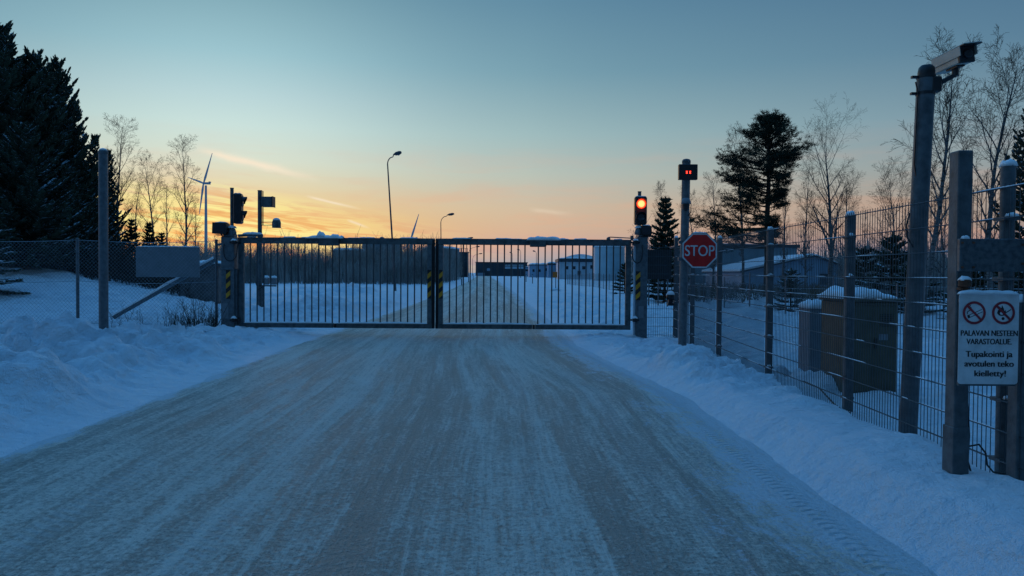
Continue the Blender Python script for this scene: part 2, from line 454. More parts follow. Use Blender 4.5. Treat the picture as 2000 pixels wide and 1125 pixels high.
class MB:
    def __init__(s):
        s.v, s.f, s.mi, s.k = [], [], [], 0

    def face(s, idx):
        s.f.append(idx)
        s.mi.append(s.k)

    def box(s, c, size, rot=None, bevel=0.0):
        hx, hy, hz_ = size[0] / 2, size[1] / 2, size[2] / 2
        c = Vector(c)
        R = rot if rot is not None else Matrix.Identity(3)
        n = len(s.v)
        b = min(bevel, hx * 0.9, hy * 0.9, hz_ * 0.9)
        if b <= 0:
            for z in (-hz_, hz_):
                for (x, y) in ((-hx, -hy), (hx, -hy), (hx, hy), (-hx, hy)):
                    s.v.append(c + R @ Vector((x, y, z)))
            for q in ((0, 3, 2, 1), (4, 5, 6, 7), (0, 1, 5, 4), (1, 2, 6, 5), (2, 3, 7, 6), (3, 0, 4, 7)):
                s.face([n + i for i in q])
            return
        rings = [(-hz_, b), (-hz_ + b, 0), (hz_ - b, 0), (hz_, b)]
        for z, d in rings:
            for (x, y) in ((-hx + b, -hy + d), (hx - b, -hy + d), (hx - d, -hy + b), (hx - d, hy - b), (hx - b, hy - d), (-hx + b, hy - d), (-hx + d, hy - b), (-hx + d, -hy + b)):
                s.v.append(c + R @ Vector((x, y, z)))
        for r in range(3):
            for i in range(8):
                j = (i + 1) % 8
                s.face([n + r * 8 + i, n + r * 8 + j, n + r * 8 + 8 + j, n + r * 8 + 8 + i])
        s.face([n + i for i in range(7, -1, -1)])
        s.face([n + 24 + i for i in range(8)])

    def span(s, a, b, bevel=0.0):
        a, b = Vector(a), Vector(b)
        s.box((a + b) / 2, (abs(b.x - a.x), abs(b.y - a.y), abs(b.z - a.z)), None, bevel)

    def tube(s, pts, rad, n=8, caps=True):
        pts = [Vector(p) for p in pts]
        if isinstance(rad, (int, float)):
            rad = [rad] * len(pts)
        b0 = len(s.v)
        prev = None
        for i, p in enumerate(pts):
            if i == 0:
                t = pts[1] - p
            elif i == len(pts) - 1:
                t = p - pts[i - 1]
            else:
                t = pts[i + 1] - pts[i - 1]
            if t.length < 1e-9:
                t = Vector((0, 0, 1))
            t.normalize()
            if prev is None:
                a = t.cross(Vector((0, 0, 1)) if abs(t.z) < 0.9 else Vector((1, 0, 0))).normalized()
            else:
                a = prev - t * prev.dot(t)
                if a.length < 1e-6:
                    a = t.orthogonal()
                a.normalize()
            prev = a
            b = t.cross(a)
            r = rad[i]
            for k in range(n):
                an = 2 * PI * k / n
                s.v.append(p + a * (math.cos(an) * r) + b * (math.sin(an) * r))
        for i in range(len(pts) - 1):
            for k in range(n):
                k2 = (k + 1) % n
                s.face([b0 + i * n + k, b0 + i * n + k2, b0 + (i + 1) * n + k2, b0 + (i + 1) * n + k])
        if caps:
            s.face([b0 + k for k in range(n - 1, -1, -1)])
            e = b0 + (len(pts) - 1) * n
            s.face([e + k for k in range(n)])

    def prism(s, poly, origin, ux, uy, depth):
        """2D polygon (list of (a,b)) laid on origin + a*ux + b*uy, extruded along ux x uy by depth"""
        ux, uy, origin = Vector(ux), Vector(uy), Vector(origin)
        nn = ux.cross(uy).normalized() * depth
        n = len(s.v)
        m = len(poly)
        for a, b in poly:
            s.v.append(origin + ux * a + uy * b)
        for a, b in poly:
            s.v.append(origin + ux * a + uy * b + nn)
        s.face([n + i for i in range(m - 1, -1, -1)])
        s.face([n + m + i for i in range(m)])
        for i in range(m):
            j = (i + 1) % m
            s.face([n + i, n + j, n + m + j, n + m + i])

    def lathe(s, prof, c, n=24, axis=None):
        c = Vector(c)
        R = axis if axis is not None else Matrix.Identity(3)
        b0 = len(s.v)
        for r, z in prof:
            for k in range(n):
                an = 2 * PI * k / n
                s.v.append(c + R @ Vector((r * math.cos(an), r * math.sin(an), z)))
        for i in range(len(prof) - 1):
            for k in range(n):
                k2 = (k + 1) % n
                s.face([b0 + i * n + k, b0 + i * n + k2, b0 + (i + 1) * n + k2, b0 + (i + 1) * n + k])
        s.face([b0 + k for k in range(n - 1, -1, -1)])
        e = b0 + (len(prof) - 1) * n
        s.face([e + k for k in range(n)])

    def snow(s, c, w, d, h, seed=0, nx=10, ny=6, rotz=0.0, p=4):
        """a lump of settled snow on a rectangular top"""
        c = Vector(c)
        R = Matrix.Rotation(rotz, 3, 'Z')
        b0 = len(s.v)
        rng = random.Random(seed)
        o1, o2 = rng.random() * 90, rng.random() * 90
        for j in range(ny + 1):
            for i in range(nx + 1):
                u, v = 2 * i / nx - 1, 2 * j / ny - 1
                e = max(0.0, (1 - abs(u) ** p)) ** 0.5 * max(0.0, (1 - abs(v) ** p)) ** 0.5
                nzv = float(pnoise(np.array([o1 + u * 1.7 * max(1, w / 0.5)]), np.array([o2 + v * 1.7]))[0])
                z = h * e * (1 + 0.7 * nzv)
                s.v.append(c + R @ Vector((u * w / 2 * (1 + 0.03 * nzv), v * d / 2, z)))
        for j in range(ny):
            for i in range(nx):
                a = b0 + j * (nx + 1) + i
                s.face([a, a + 1, a + nx + 2, a + nx + 1])
        loop = [b0 + i for i in range(nx + 1)] + [b0 + (j + 1) * (nx + 1) - 1 for j in range(1, ny + 1)] + \
               [b0 + ny * (nx + 1) + i for i in range(nx - 1, -1, -1)] + [b0 + j * (nx + 1) for j in range(ny - 1, 0, -1)]
        s.face(loop[::-1])

    def build(s, name, mats, parent=None, origin=None, smooth=False, local=False, loc=None):
        me = bpy.data.meshes.new(name)
        if parent is not None and not local:
            Mi = inv_of(parent)
            vs = [tuple(Mi @ Vector(v)) for v in s.v]
        elif origin is not None:
            o_ = Vector(origin)
            vs = [tuple(Vector(v) - o_) for v in s.v]
        else:
            vs = [tuple(v) for v in s.v]
        me.from_pydata(vs, [], s.f)
        if not isinstance(mats, (list, tuple)):
            mats = [mats]
        for m in mats:
            me.materials.append(m)
        if len(mats) > 1:
            me.polygons.foreach_set('material_index', s.mi)
        if smooth:
            me.polygons.foreach_set('use_smooth', [True] * len(me.polygons))
        me.update()
        o = bpy.data.objects.new(name, me)
        COL.objects.link(o)
        if parent is not None:
            o.parent = parent
        elif origin is not None:
            o.location = origin
        if loc is not None:
            o.location = loc
        return o


def auto_smooth(o, ang=40):
    """smooth shading with sharp edges kept"""
    me = o.data
    me.polygons.foreach_set('use_smooth', [True] * len(me.polygons))
    try:
        me.set_sharp_from_angle(angle=math.radians(ang))
    except Exception:
        pass
    return o


# ------------------------------------------------------------------ ground
def axis_lines(lo, hi, d0, growth_lo, growth_hi, far_lo, far_hi):
    a = list(np.arange(lo, hi, d0))
    d, p, out = d0, lo, []
    while p > far_lo:
        d *= growth_lo
        p -= d
        out.append(p)
    out.reverse()
    d, p, out2 = d0, hi, [hi]
    while p < far_hi:
        d *= growth_hi
        p += d
        out2.append(p)
    return np.array(out + a + out2)


def grid_obj(name, X, Y, Z, m):
    ny, nx = X.shape
    me = bpy.data.meshes.new(name)
    co = np.stack([X, Y, Z], -1).reshape(-1, 3).astype(np.float32)
    me.vertices.add(len(co))
    me.vertices.foreach_set('co', co.ravel())
    idx = np.arange(nx * ny).reshape(ny, nx)
    q = np.stack([idx[:-1, :-1], idx[:-1, 1:], idx[1:, 1:], idx[1:, :-1]], -1).reshape(-1, 4)
    me.loops.add(q.size)
    me.loops.foreach_set('vertex_index', q.ravel().astype(np.int32))
    me.polygons.add(len(q))
    me.polygons.foreach_set('loop_start', (np.arange(len(q)) * 4).astype(np.int32))
    me.polygons.foreach_set('loop_total', np.full(len(q), 4, np.int32))
    me.polygons.foreach_set('use_smooth', np.ones(len(q), bool))
    me.update(calc_edges=True)
    me.validate()
    me.materials.append(m)
    o = bpy.data.objects.new(name, me)
    COL.objects.link(o)
    return o


def snow_material():
    m = bpy.data.materials.new('snow')
    m.use_nodes = True
    g = NG(m.node_tree)
    b = m.node_tree.nodes['Principled BSDF']
    geo = g.n('ShaderNodeNewGeometry')
    P = geo.outputs['Position']
    n1 = g.noise(P, 0.8, 4.0, 0.6)
    n2 = g.noise(P, 14.0, 4.0, 0.65)
    n3 = g.noise(P, 90.0, 2.0, 0.6)
    col = g.mix(g.ramp(n1, [(0.35, 0.0), (0.7, 1.0)]), (0.88, 0.885, 0.91), (0.78, 0.80, 0.85))
    # scattered grit and litter
    dirt = g.m('MULTIPLY', g.ramp(g.noise(P, 23.0, 3.0, 0.7), [(0.70, 0.0), (0.76, 1.0)]), 0.55)
    col = g.mix(dirt, col, (0.16, 0.13, 0.10))
    g.l(col, b.inputs['Base Color'])
    b.inputs['Roughness'].default_value = 0.55
    b.inputs['Specular IOR Level'].default_value = 0.45
    b.inputs['Sheen Weight'].default_value = 0.15
    b.inputs['Sheen Roughness'].default_value = 0.4
    hgt = g.m('ADD', g.m('ADD', g.m('MULTIPLY', n2, 0.45), g.m('MULTIPLY', n3, 0.22)), g.m('MULTIPLY', g.noise(P, 4.0, 3.0, 0.5), 1.6))
    # tyre tread pressed along the foot of the right-hand bank
    sp = g.n('ShaderNodeSeparateXYZ')
    g.l(P, sp.inputs[0])
    bn = g.n('ShaderNodeBump')
    bn.inputs['Strength'].default_value = 1.0
    bn.inputs['Distance'].default_value = 0.10
    g.l(hgt, bn.inputs['Height'])
    g.l(bn.outputs[0], b.inputs['Normal'])
    return m


def road_material():
    m = bpy.data.materials.new('packed_snow_road')
    m.use_nodes = True
    g = NG(m.node_tree)
    b = m.node_tree.nodes['Principled BSDF']
    uv = g.n('ShaderNodeUVMap')
    uv.uv_map = 'lane'
    sp = g.n('ShaderNodeSeparateXYZ')
    g.l(uv.outputs[0], sp.inputs[0])
    U, V = sp.outputs[0], sp.outputs[1]          # U 0..1 across, V metres along
    geo = g.n('ShaderNodeNewGeometry')
    P = geo.outputs['Position']
    x = g.m('MULTIPLY', U, 6.0)
    # long streaks from wheels and plough
    s1 = g.noise(g.vec(g.m('MULTIPLY', x, 1.5), g.m('MULTIPLY', V, 0.055), 0.0), 1.0, 6.0, 0.7, 0.25)
    s2 = g.noise(g.vec(g.m('MULTIPLY', x, 7.0), g.m('MULTIPLY', V, 0.20), 3.0), 1.0, 6.0, 0.75, 0.4)
    s3 = g.noise(g.vec(g.m('MULTIPLY', x, 26.0), g.m('MULTIPLY', V, 0.8), 7.0), 1.0, 5.0, 0.7, 0.3)
    blot = g.noise(P, 0.9, 4.0, 0.65)
    fine = g.noise(P, 26.0, 4.0, 0.7)
    grit = g.noise(P, 75.0, 3.0, 0.7)
    mf = g.noise(g.vec(g.m('MULTIPLY', x, 5.0), g.m('MULTIPLY', V, 3.2), 9.0), 1.0, 5.0, 0.75, 0.8)
    # lane profile across the road: icy grey wheel paths, paler ribs between
    lane = g.ramp(U, [(0.0, 0.7), (0.09, 0.62), (0.20, 0.62), (0.33, 0.78), (0.42, 0.55), (0.49, 0.2), (0.57, 0.2), (0.63, 0.62), (0.70, 0.72), (0.76, 0.5), (0.83, 0.3), (0.89, 0.42), (0.95, 0.75), (1.0, 0.9)])
    t = g.m('ADD', g.m('MULTIPLY', lane, 0.60), g.m('ADD', g.m('MULTIPLY', g.m('SUBTRACT', s1, 0.5), 2.4), g.m('MULTIPLY', g.m('SUBTRACT', s2, 0.5), 2.0)))
    t = g.m('ADD', t, g.m('MULTIPLY', g.m('SUBTRACT', s3, 0.5), 1.1))
    t = g.m('ADD', t, g.m('ADD', g.m('MULTIPLY', g.m('SUBTRACT', fine, 0.5), 2.4), g.m('MULTIPLY', g.m('SUBTRACT', mf, 0.5), 0.9)))
    pale = g.ramp(t, [(0.0, 0.0), (0.75, 1.0)])
    col = g.mix(pale, (0.40, 0.345, 0.285), (0.91, 0.80, 0.68))
    # brown sand patches drawn out along the road
    br = g.noise(g.vec(g.m('MULTIPLY', x, 2.2), g.m('MULTIPLY', V, 0.30), 11.0), 1.0, 5.0, 0.7, 0.6)
    sandlane = g.ramp(U, [(0.0, 0.5), (0.10, 1.0), (0.25, 0.6), (0.5, 0.35), (0.72, 0.8), (0.84, 0.7), (0.95, 0.1)])
    bf = g.m('MULTIPLY', g.ramp(br, [(0.50, 0.0), (0.66, 1.0)]), sandlane)
    col = g.mix(g.m('MULTIPLY', bf, 0.65), col, (0.26, 0.23, 0.18))
    dots = g.m('MULTIPLY', g.ramp(g.noise(P, 11.0, 3.0, 0.75), [(0.66, 0.0), (0.71, 1.0)]), 0.55)
    col = g.mix(dots, col, (0.12, 0.10, 0.085))
    # grit grains
    col = g.mix(g.m('MULTIPLY', g.ramp(grit, [(0.56, 0.0), (0.64, 1.0)]), 0.55), col, (0.08, 0.08, 0.08))
    tr = 0.0
    for (c_, w_, ph) in ((0.235, 0.014, 0.0), (0.385, 0.016, 1.0), (0.665, 0.016, 2.0), (0.80, 0.014, 3.0)):
        mk = g.ramp(g.m('ABSOLUTE', g.m('SUBTRACT', g.m('ADD', U, g.m('MULTIPLY', g.m('SUBTRACT', s1, 0.5), 0.05)), c_)), [(w_, 1.0), (w_ + 0.006, 0.0)])
        sn = g.m('MULTIPLY', g.m('ADD', g.m('SINE', g.m('ADD', g.m('MULTIPLY', V, 70.0), g.m('MULTIPLY', U, 260.0))), 1.0), 0.5)
        br_ = g.ramp(g.noise(g.vec(g.m('MULTIPLY', x, 0.7), g.m('MULTIPLY', V, 0.35), 31.0 + ph), 1.0, 3.0), [(0.46, 0.0), (0.56, 1.0)])
        tr = g.m('ADD', tr, g.m('MULTIPLY', g.m('MULTIPLY', mk, sn), br_))
    col = g.mix(g.m('MULTIPLY', tr, 0.30), col, (0.66, 0.72, 0.72))
    spk = g.ramp(g.noise(P, 34.0, 5.0, 0.8), [(0.36, 1.0), (0.43, 0.0)])
    col = g.mix(g.m('MULTIPLY', spk, 0.5), col, (0.10, 0.105, 0.10))
    frost2 = g.ramp(g.m('ADD', g.m('MULTIPLY', s2, 0.6), g.m('MULTIPLY', s3, 0.4)), [(0.565, 0.0), (0.62, 1.0)])
    col = g.mix(g.m('MULTIPLY', frost2, 0.42), col, (0.92, 0.84, 0.72))
    frost = g.ramp(g.m('ADD', g.noise(P, 8.0, 7.0, 0.75), g.m('MULTIPLY', g.m('SUBTRACT', t, 0.4), 0.25)), [(0.50, 0.0), (0.58, 1.0)])
    col = g.mix(g.m('MULTIPLY', frost, 0.38), col, (0.84, 0.75, 0.64))
    # snow blown over both edges
    e1 = g.m('ADD', g.m('MULTIPLY', U, 15.0), g.m('MULTIPLY', g.m('SUBTRACT', blot, 0.5), 1.6))
    el_ = g.ramp(g.m('ADD', e1, g.m('MULTIPLY', g.m('SUBTRACT', g.m('ADD', fine, mf), 1.0), 1.2)), [(0.85, 1.0), (1.5, 0.0)])
    e2 = g.m('ADD', g.m('MULTIPLY', g.m('SUBTRACT', 1.0, U), 6.0), g.m('MULTIPLY', g.m('SUBTRACT', g.noise(g.vec(g.m('MULTIPLY', x, 2.0), g.m('MULTIPLY', V, 0.35), 21.0), 1.0, 5.0, 0.7), 0.5), 1.9))
    er_ = g.ramp(g.m('ADD', e2, g.m('MULTIPLY', g.m('SUBTRACT', g.m('ADD', fine, mf), 1.0), 1.6)), [(0.50, 1.0), (0.74, 0.0)])
    edge = g.m('MAXIMUM', el_, er_)
    edge = g.m('MULTIPLY', edge, g.ramp(fine, [(0.3, 0.55), (0.5, 1.0)]))
    col = g.mix(edge, col, (0.74, 0.77, 0.80))
    g.l(col, b.inputs['Base Color'])
    rg = g.m('ADD', 0.50, g.m('MULTIPLY', pale, 0.2))
    g.l(rg, b.inputs['Roughness'])
    b.inputs['Specular IOR Level'].default_value = 0.38
    # tyre tread at the right edge
    hx = g.m('ABSOLUTE', g.m('SUBTRACT', g.m('MULTIPLY', g.m('SUBTRACT', 1.0, U), 6.0), 0.44))
    tm = g.m('MULTIPLY', g.ramp(hx, [(0.055, 1.0), (0.08, 0.0)]), g.ramp(s1, [(0.35, 0.3), (0.55, 1.0)]))
    wob = g.noise(P, 1.5, 2.0)
    tread = g.m('SINE', g.m('ADD', g.m('MULTIPLY', V, 78.0), g.m('MULTIPLY', hx, 40.0)))
    hgt = g.m('ADD', g.m('ADD', g.m('MULTIPLY', fine, 1.2), g.m('MULTIPLY', mf, 1.6)), g.m('MULTIPLY', grit, 0.4))
    hgt = g.m('ADD', hgt, g.m('MULTIPLY', s3, 0.9))
    hgt = g.m('ADD', hgt, g.m('MULTIPLY', g.m('MULTIPLY', tread, tm), 0.42))
    bn = g.n('ShaderNodeBump')
    bn.inputs['Strength'].default_value = 1.0
    bn.inputs['Distance'].default_value = 0.04
    g.l(hgt, bn.inputs['Height'])
    g.l(bn.outputs[0], b.inputs['Normal'])
    return m


M_snow = snow_material()
M_road = road_material()


def build_ground():
    xs = axis_lines(-10.0, 5.0, 0.05, 1.045, 1.05, -2500, 2500)
    ys = axis_lines(2.5, 18.0, 0.05, 1.3, 1.018, -40, 3500)
    X, Y = np.meshgrid(xs, ys)
    Z = hz(X, Y)
    o = grid_obj('snow_ground', X, Y, Z, M_snow)
    tag(o, 'blue shaded snow cover with ploughed lumps along both sides of the road', None, None, 'structure')
    # road sheet
    yr = axis_lines(2.0, 24.0, 0.07, 1.3, 1.03, -30, 420)
    us = np.linspace(0, 1, 90)
    a, b_ = xl(yr) - 0.35, xr(yr) + 0.25
    X = a[:, None] + (b_ - a)[:, None] * us[None, :]
    Y = np.repeat(yr[:, None], len(us), 1)
    rut = 0.010 * fbm(X * 2.6 + 0.08 * Y, Y * 0.10, 3) + 0.006 * fbm(X * 9, Y * 0.5, 2)
    Z = rut - 0.004 + 0.02 * sst(0.0, 0.12, np.minimum(us, 1 - us))[None, :] - 0.02
    o = grid_obj('road', X, Y, Z, M_road)
    me = o.data
    uvl = me.uv_layers.new(name='lane')
    vi = np.zeros(len(me.loops), np.int32)
    me.loops.foreach_get('vertex_index', vi)
    U = np.repeat(us[None, :], len(yr), 0).ravel()
    Vv = Y.ravel()
    uv = np.stack([U[vi], Vv[vi]], -1).astype(np.float32)
    uvl.data.foreach_set('uv', uv.ravel())
    tag(o, 'wheel-polished road of packed snow and sand running to the gate', None, None, 'structure')


build_ground()

GY_ = 17.0        # distance of the gate


def gx(px, Y=GY_):
    return (px - 1000.0) / FPX * Y


def zz(px, py, Y=GY_):
    return W(px, py, Y).z


# ------------------------------------------------------------------ text and small marks
def text_mesh(body, width=None, height=0.1, extrude=0.0006, bold=0.02, sx=None):
    cu = bpy.data.curves.new('txt', 'FONT')
    cu.body = body
    cu.size = 1.0
    cu.extrude = 0.0
    cu.offset = bold
    cu.align_x = 'CENTER'
    o = bpy.data.objects.new('txt', cu)
    COL.objects.link(o)
    bpy.context.view_layer.update()
    me = bpy.data.meshes.new_from_object(o.evaluated_get(bpy.context.evaluated_depsgraph_get()))
    bpy.data.objects.remove(o)
    vs = [v.co.copy() for v in me.vertices]
    fs = [list(p.vertices) for p in me.polygons]
    x0, x1 = min(v.x for v in vs), max(v.x for v in vs)
    k = height / 0.72           # cap height of the built-in face is about 0.72
    kx = (width / (x1 - x0)) if width else k
    out = [((v.x - (x0 + x1) / 2) * kx, v.y * k) for v in vs]
    return out, fs


def add_text(mb, body, c, width, height, bold=0.02):
    """lettering facing -Y, centred on c.x with its baseline at c.z"""
    vs, fs = text_mesh(body, width, height, bold=0.0)
    for k, s in enumerate((-1, 0, 1)):
        b = len(mb.v)
        for x, y in vs:
            mb.v.append(Vector((c[0] + x + s * bold * height, c[1] - 0.0002 * k, c[2] + y)))
        for f in fs:
            mb.face([b + i for i in f])


def add_ring(mb, c, r0, r1, n=40):
    b = len(mb.v)
    for k in range(n):
        a = 2 * PI * k / n
        mb.v.append(Vector((c[0] + r0 * math.cos(a), c[1], c[2] + r0 * math.sin(a))))
        mb.v.append(Vector((c[0] + r1 * math.cos(a), c[1], c[2] + r1 * math.sin(a))))
    for k in range(n):
        j = (k + 1) % n
        mb.face([b + 2 * k, b + 2 * k + 1, b + 2 * j + 1, b + 2 * j])


def add_poly(mb, pts, y):
    b = len(mb.v)
    for x, z in pts:
        mb.v.append(Vector((x, y, z)))
    mb.face([b + i for i in range(len(pts))])


# ------------------------------------------------------------------ gate
ZB, ZT = 0.165, 2.225       # bottom and top of the leaves
ZR = 2.085                  # underside of the top rail


def tape(mb_y, mb_k, x0, x1, y, z0, z1, n=3, up=True):
    """hazard tape facing -Y: slanted yellow and black bands"""
    w = x1 - x0
    add_poly(mb_k, [(x0, z0), (x1, z0), (x1, z1), (x0, z1)], y)
    st = (z1 - z0) / n
    for i in range(n):
        za = z0 + st * i + st * 0.02
        zb = za + st * 0.5
        sl = w * 0.9
        pts = [(x0, za), (x1, za + sl), (x1, zb + sl), (x0, zb)]
        pts = [(a, min(max(b, z0), z1)) for a, b in pts]
        if pts[2][1] - pts[1][1] > 0.004 or pts[3][1] - pts[0][1] > 0.004:
            add_poly(mb_y, pts, y - 0.002)


def hazard(parent, x0, x1, y, z0, z1, name='hazard_tape'):
    k, w = MB(), MB()
    tape(w, k, x0, x1, y, z0, z1)
    a = k.build(name, M_ink, parent)
    w.build('yellow_band', M_yellow, a)
    return a


def gate_leaf(side, label):
    if side == 'L':
        xo, xi, xh = gx(466.5), gx(849.2), gx(655)
        bars = [488.7 + 13.36 * k for k in range(13)] + [662.6 + 13.36 * k for k in range(13)]
        box0, box1 = gx(626), gx(664)
        s = 1
    else:
        xo, xi, xh = gx(1231.5), gx(850.8), gx(1043)
        bars = [878.1 + 13.34 * k for k in range(12)] + [1050.9 + 13.34 * k for k in range(13)]
        box0, box1 = gx(1034), gx(1066)
        s = -1
    Y = GY_
    t = thing('gate_leaf', label, 'gate', ((xo + xi) / 2, Y, 0), 0, 'leaves of the steel swing gate')
    # rails: each in two halves, meeting at the fold
    m = MB()
    for a, b in ((xo, xh - s * 0.035), (xh + s * 0.035, xi)):
        m.span((a, Y - 0.05, ZR), (b, Y + 0.05, ZT), 0.008)
    m.build('top_rail', M_galvd, t)
    m = MB()
    for a, b in ((xo, xh - s * 0.035), (xh + s * 0.035, xi)):
        m.span((a, Y - 0.05, ZB), (b, Y + 0.05, ZB + 0.105), 0.006)
    m.build('bottom_rail', M_galvd, t)
    m = MB()
    rr = random.Random(3)
    for a, b in ((xo + s * 0.12, xh - s * 0.05), (xh + s * 0.05, xi - s * 0.16)):
        m.snow(((a + b) / 2, Y, ZB + 0.103), abs(b - a), 0.095, 0.035, rr.random(), 40, 4)
    m.build('snow', M_snowcap, t, smooth=True)
    m = MB()
    x = xo
    m.span((x, Y - 0.045, ZB + 0.107), (x + s * 0.12, Y + 0.045, ZR - 0.002), 0.006)
    m.build('hinge_stile', M_galvd, t)
    m = MB()
    m.span((xi - s * 0.065, Y - 0.05, ZB + 0.107), (xi - s * 0.17, Y + 0.05, ZR - 0.002), 0.006)
    m.build('meeting_stile', M_galv, t)
    m = MB()
    m.span((xi - s * 0.002, Y - 0.055, ZB + 0.0), (xi - s * 0.062, Y + 0.055, ZT - 0.03), 0.01)
    m.build('rubber_edge', M_rubber, t)
    hazard(t, min(xi - s * 0.08, xi - s * 0.165), max(xi - s * 0.08, xi - s * 0.165), Y - 0.054, zz(850, 583), zz(850, 527))
    for px in bars:
        m = MB()
        m.tube([(gx(px), Y, ZB + 0.10), (gx(px), Y, ZR + 0.01)], 0.0155, 8, caps=False)
        auto_smooth(m.build('bar', M_wire, t))
    m = MB()
    m.span((box0, Y - 0.17, zz(650, 480)), (box1, Y - 0.053, zz(650, 466)), 0.015)
    m.span((box0 - s * 0.25 if s > 0 else box1, Y - 0.10, zz(650, 474)), (box1 if s > 0 else box0 + 0.8, Y - 0.053, zz(650, 467)), 0.01)
    ob = m.build('fold_drive', M_galvd, t)
    m = MB()
    if side == 'L':
        m.snow((gx(636), Y - 0.09, ZT - 0.02), 0.86, 0.20, 0.06, 5, 22, 6)
        m.snow((gx(629), Y - 0.09, ZT + 0.01), 0.20, 0.17, 0.115, 9, 10, 8, p=2)
        m.snow((gx(656), Y - 0.09, ZT), 0.22, 0.16, 0.075, 19, 10, 8, p=2)
        m.snow((gx(668), Y - 0.05, ZT), 0.12, 0.12, 0.05, 29, 8, 6, p=2)
    else:
        m.snow((gx(1061), Y - 0.09, ZT - 0.03), 0.78, 0.20, 0.075, 6, 22, 6)
        m.snow((gx(1098), Y - 0.02, ZT - 0.01), 0.14, 0.1, 0.04, 16, 10, 6, p=2)
    m.build('snow_heap', M_snowcap, ob, smooth=True)
    # thin uneven rime along the top rail
    m = MB()
    for i in range(9):
        a = xo + (xi - xo) * rr.random()
        m.snow((a, Y, ZT - 0.003), 0.2 + rr.random() * 0.5, 0.09, 0.012 + 0.014 * rr.random(), i, 10, 4)
    tag(m.build('snow', M_snowcap, t, smooth=True), kind='stuff')
    if side == 'L':
        m = MB()
        m.tube([(gx(468), Y - 0.09, ZT + 0.03), (gx(492), Y - 0.09, ZT + 0.045), (gx(516), Y - 0.09, ZT + 0.03)], 0.032, 8)
        ar = m.build('push_arm', M_galvd, t)
        m = MB()
        m.snow((gx(496), Y - 0.09, ZT + 0.06), 0.46, 0.09, 0.05, 3, 14, 5)
        m.build('snow', M_snowcap, ar, smooth=True)
    else:
        m = MB()
        m.tube([(gx(1184), Y - 0.05, ZT + 0.02), (gx(1187), Y - 0.05, ZT + 0.05), (gx(1191), Y - 0.06, ZT + 0.055), (gx(1236), Y - 0.09, ZT + 0.03)], 0.012, 8)
        m.lathe([(0.045, 0), (0.045, 0.03), (0.02, 0.055)], (gx(1187), Y - 0.05, ZT), 12)
        m.lathe([(0.03, -0.05), (0.03, 0.06)], (gx(1232), Y - 0.09, ZT + 0.03), 10)
        m.build('push_arm', M_galvd, t)
    # fold hinges
    for zc in (ZB + 0.05, (ZR + ZT) / 2):
        m = MB()
        m.lathe([(0.028, -0.05), (0.028, 0.05)], (xh, Y, zc), 10)
        m.build('fold_hinge', M_black, t)
    return t


gate_leaf('L', 'left folding leaf of the barred steel gate, beside the post that carries the side-on signal')
gate_leaf('R', 'right folding leaf of the barred steel gate, next to the lit red traffic light')


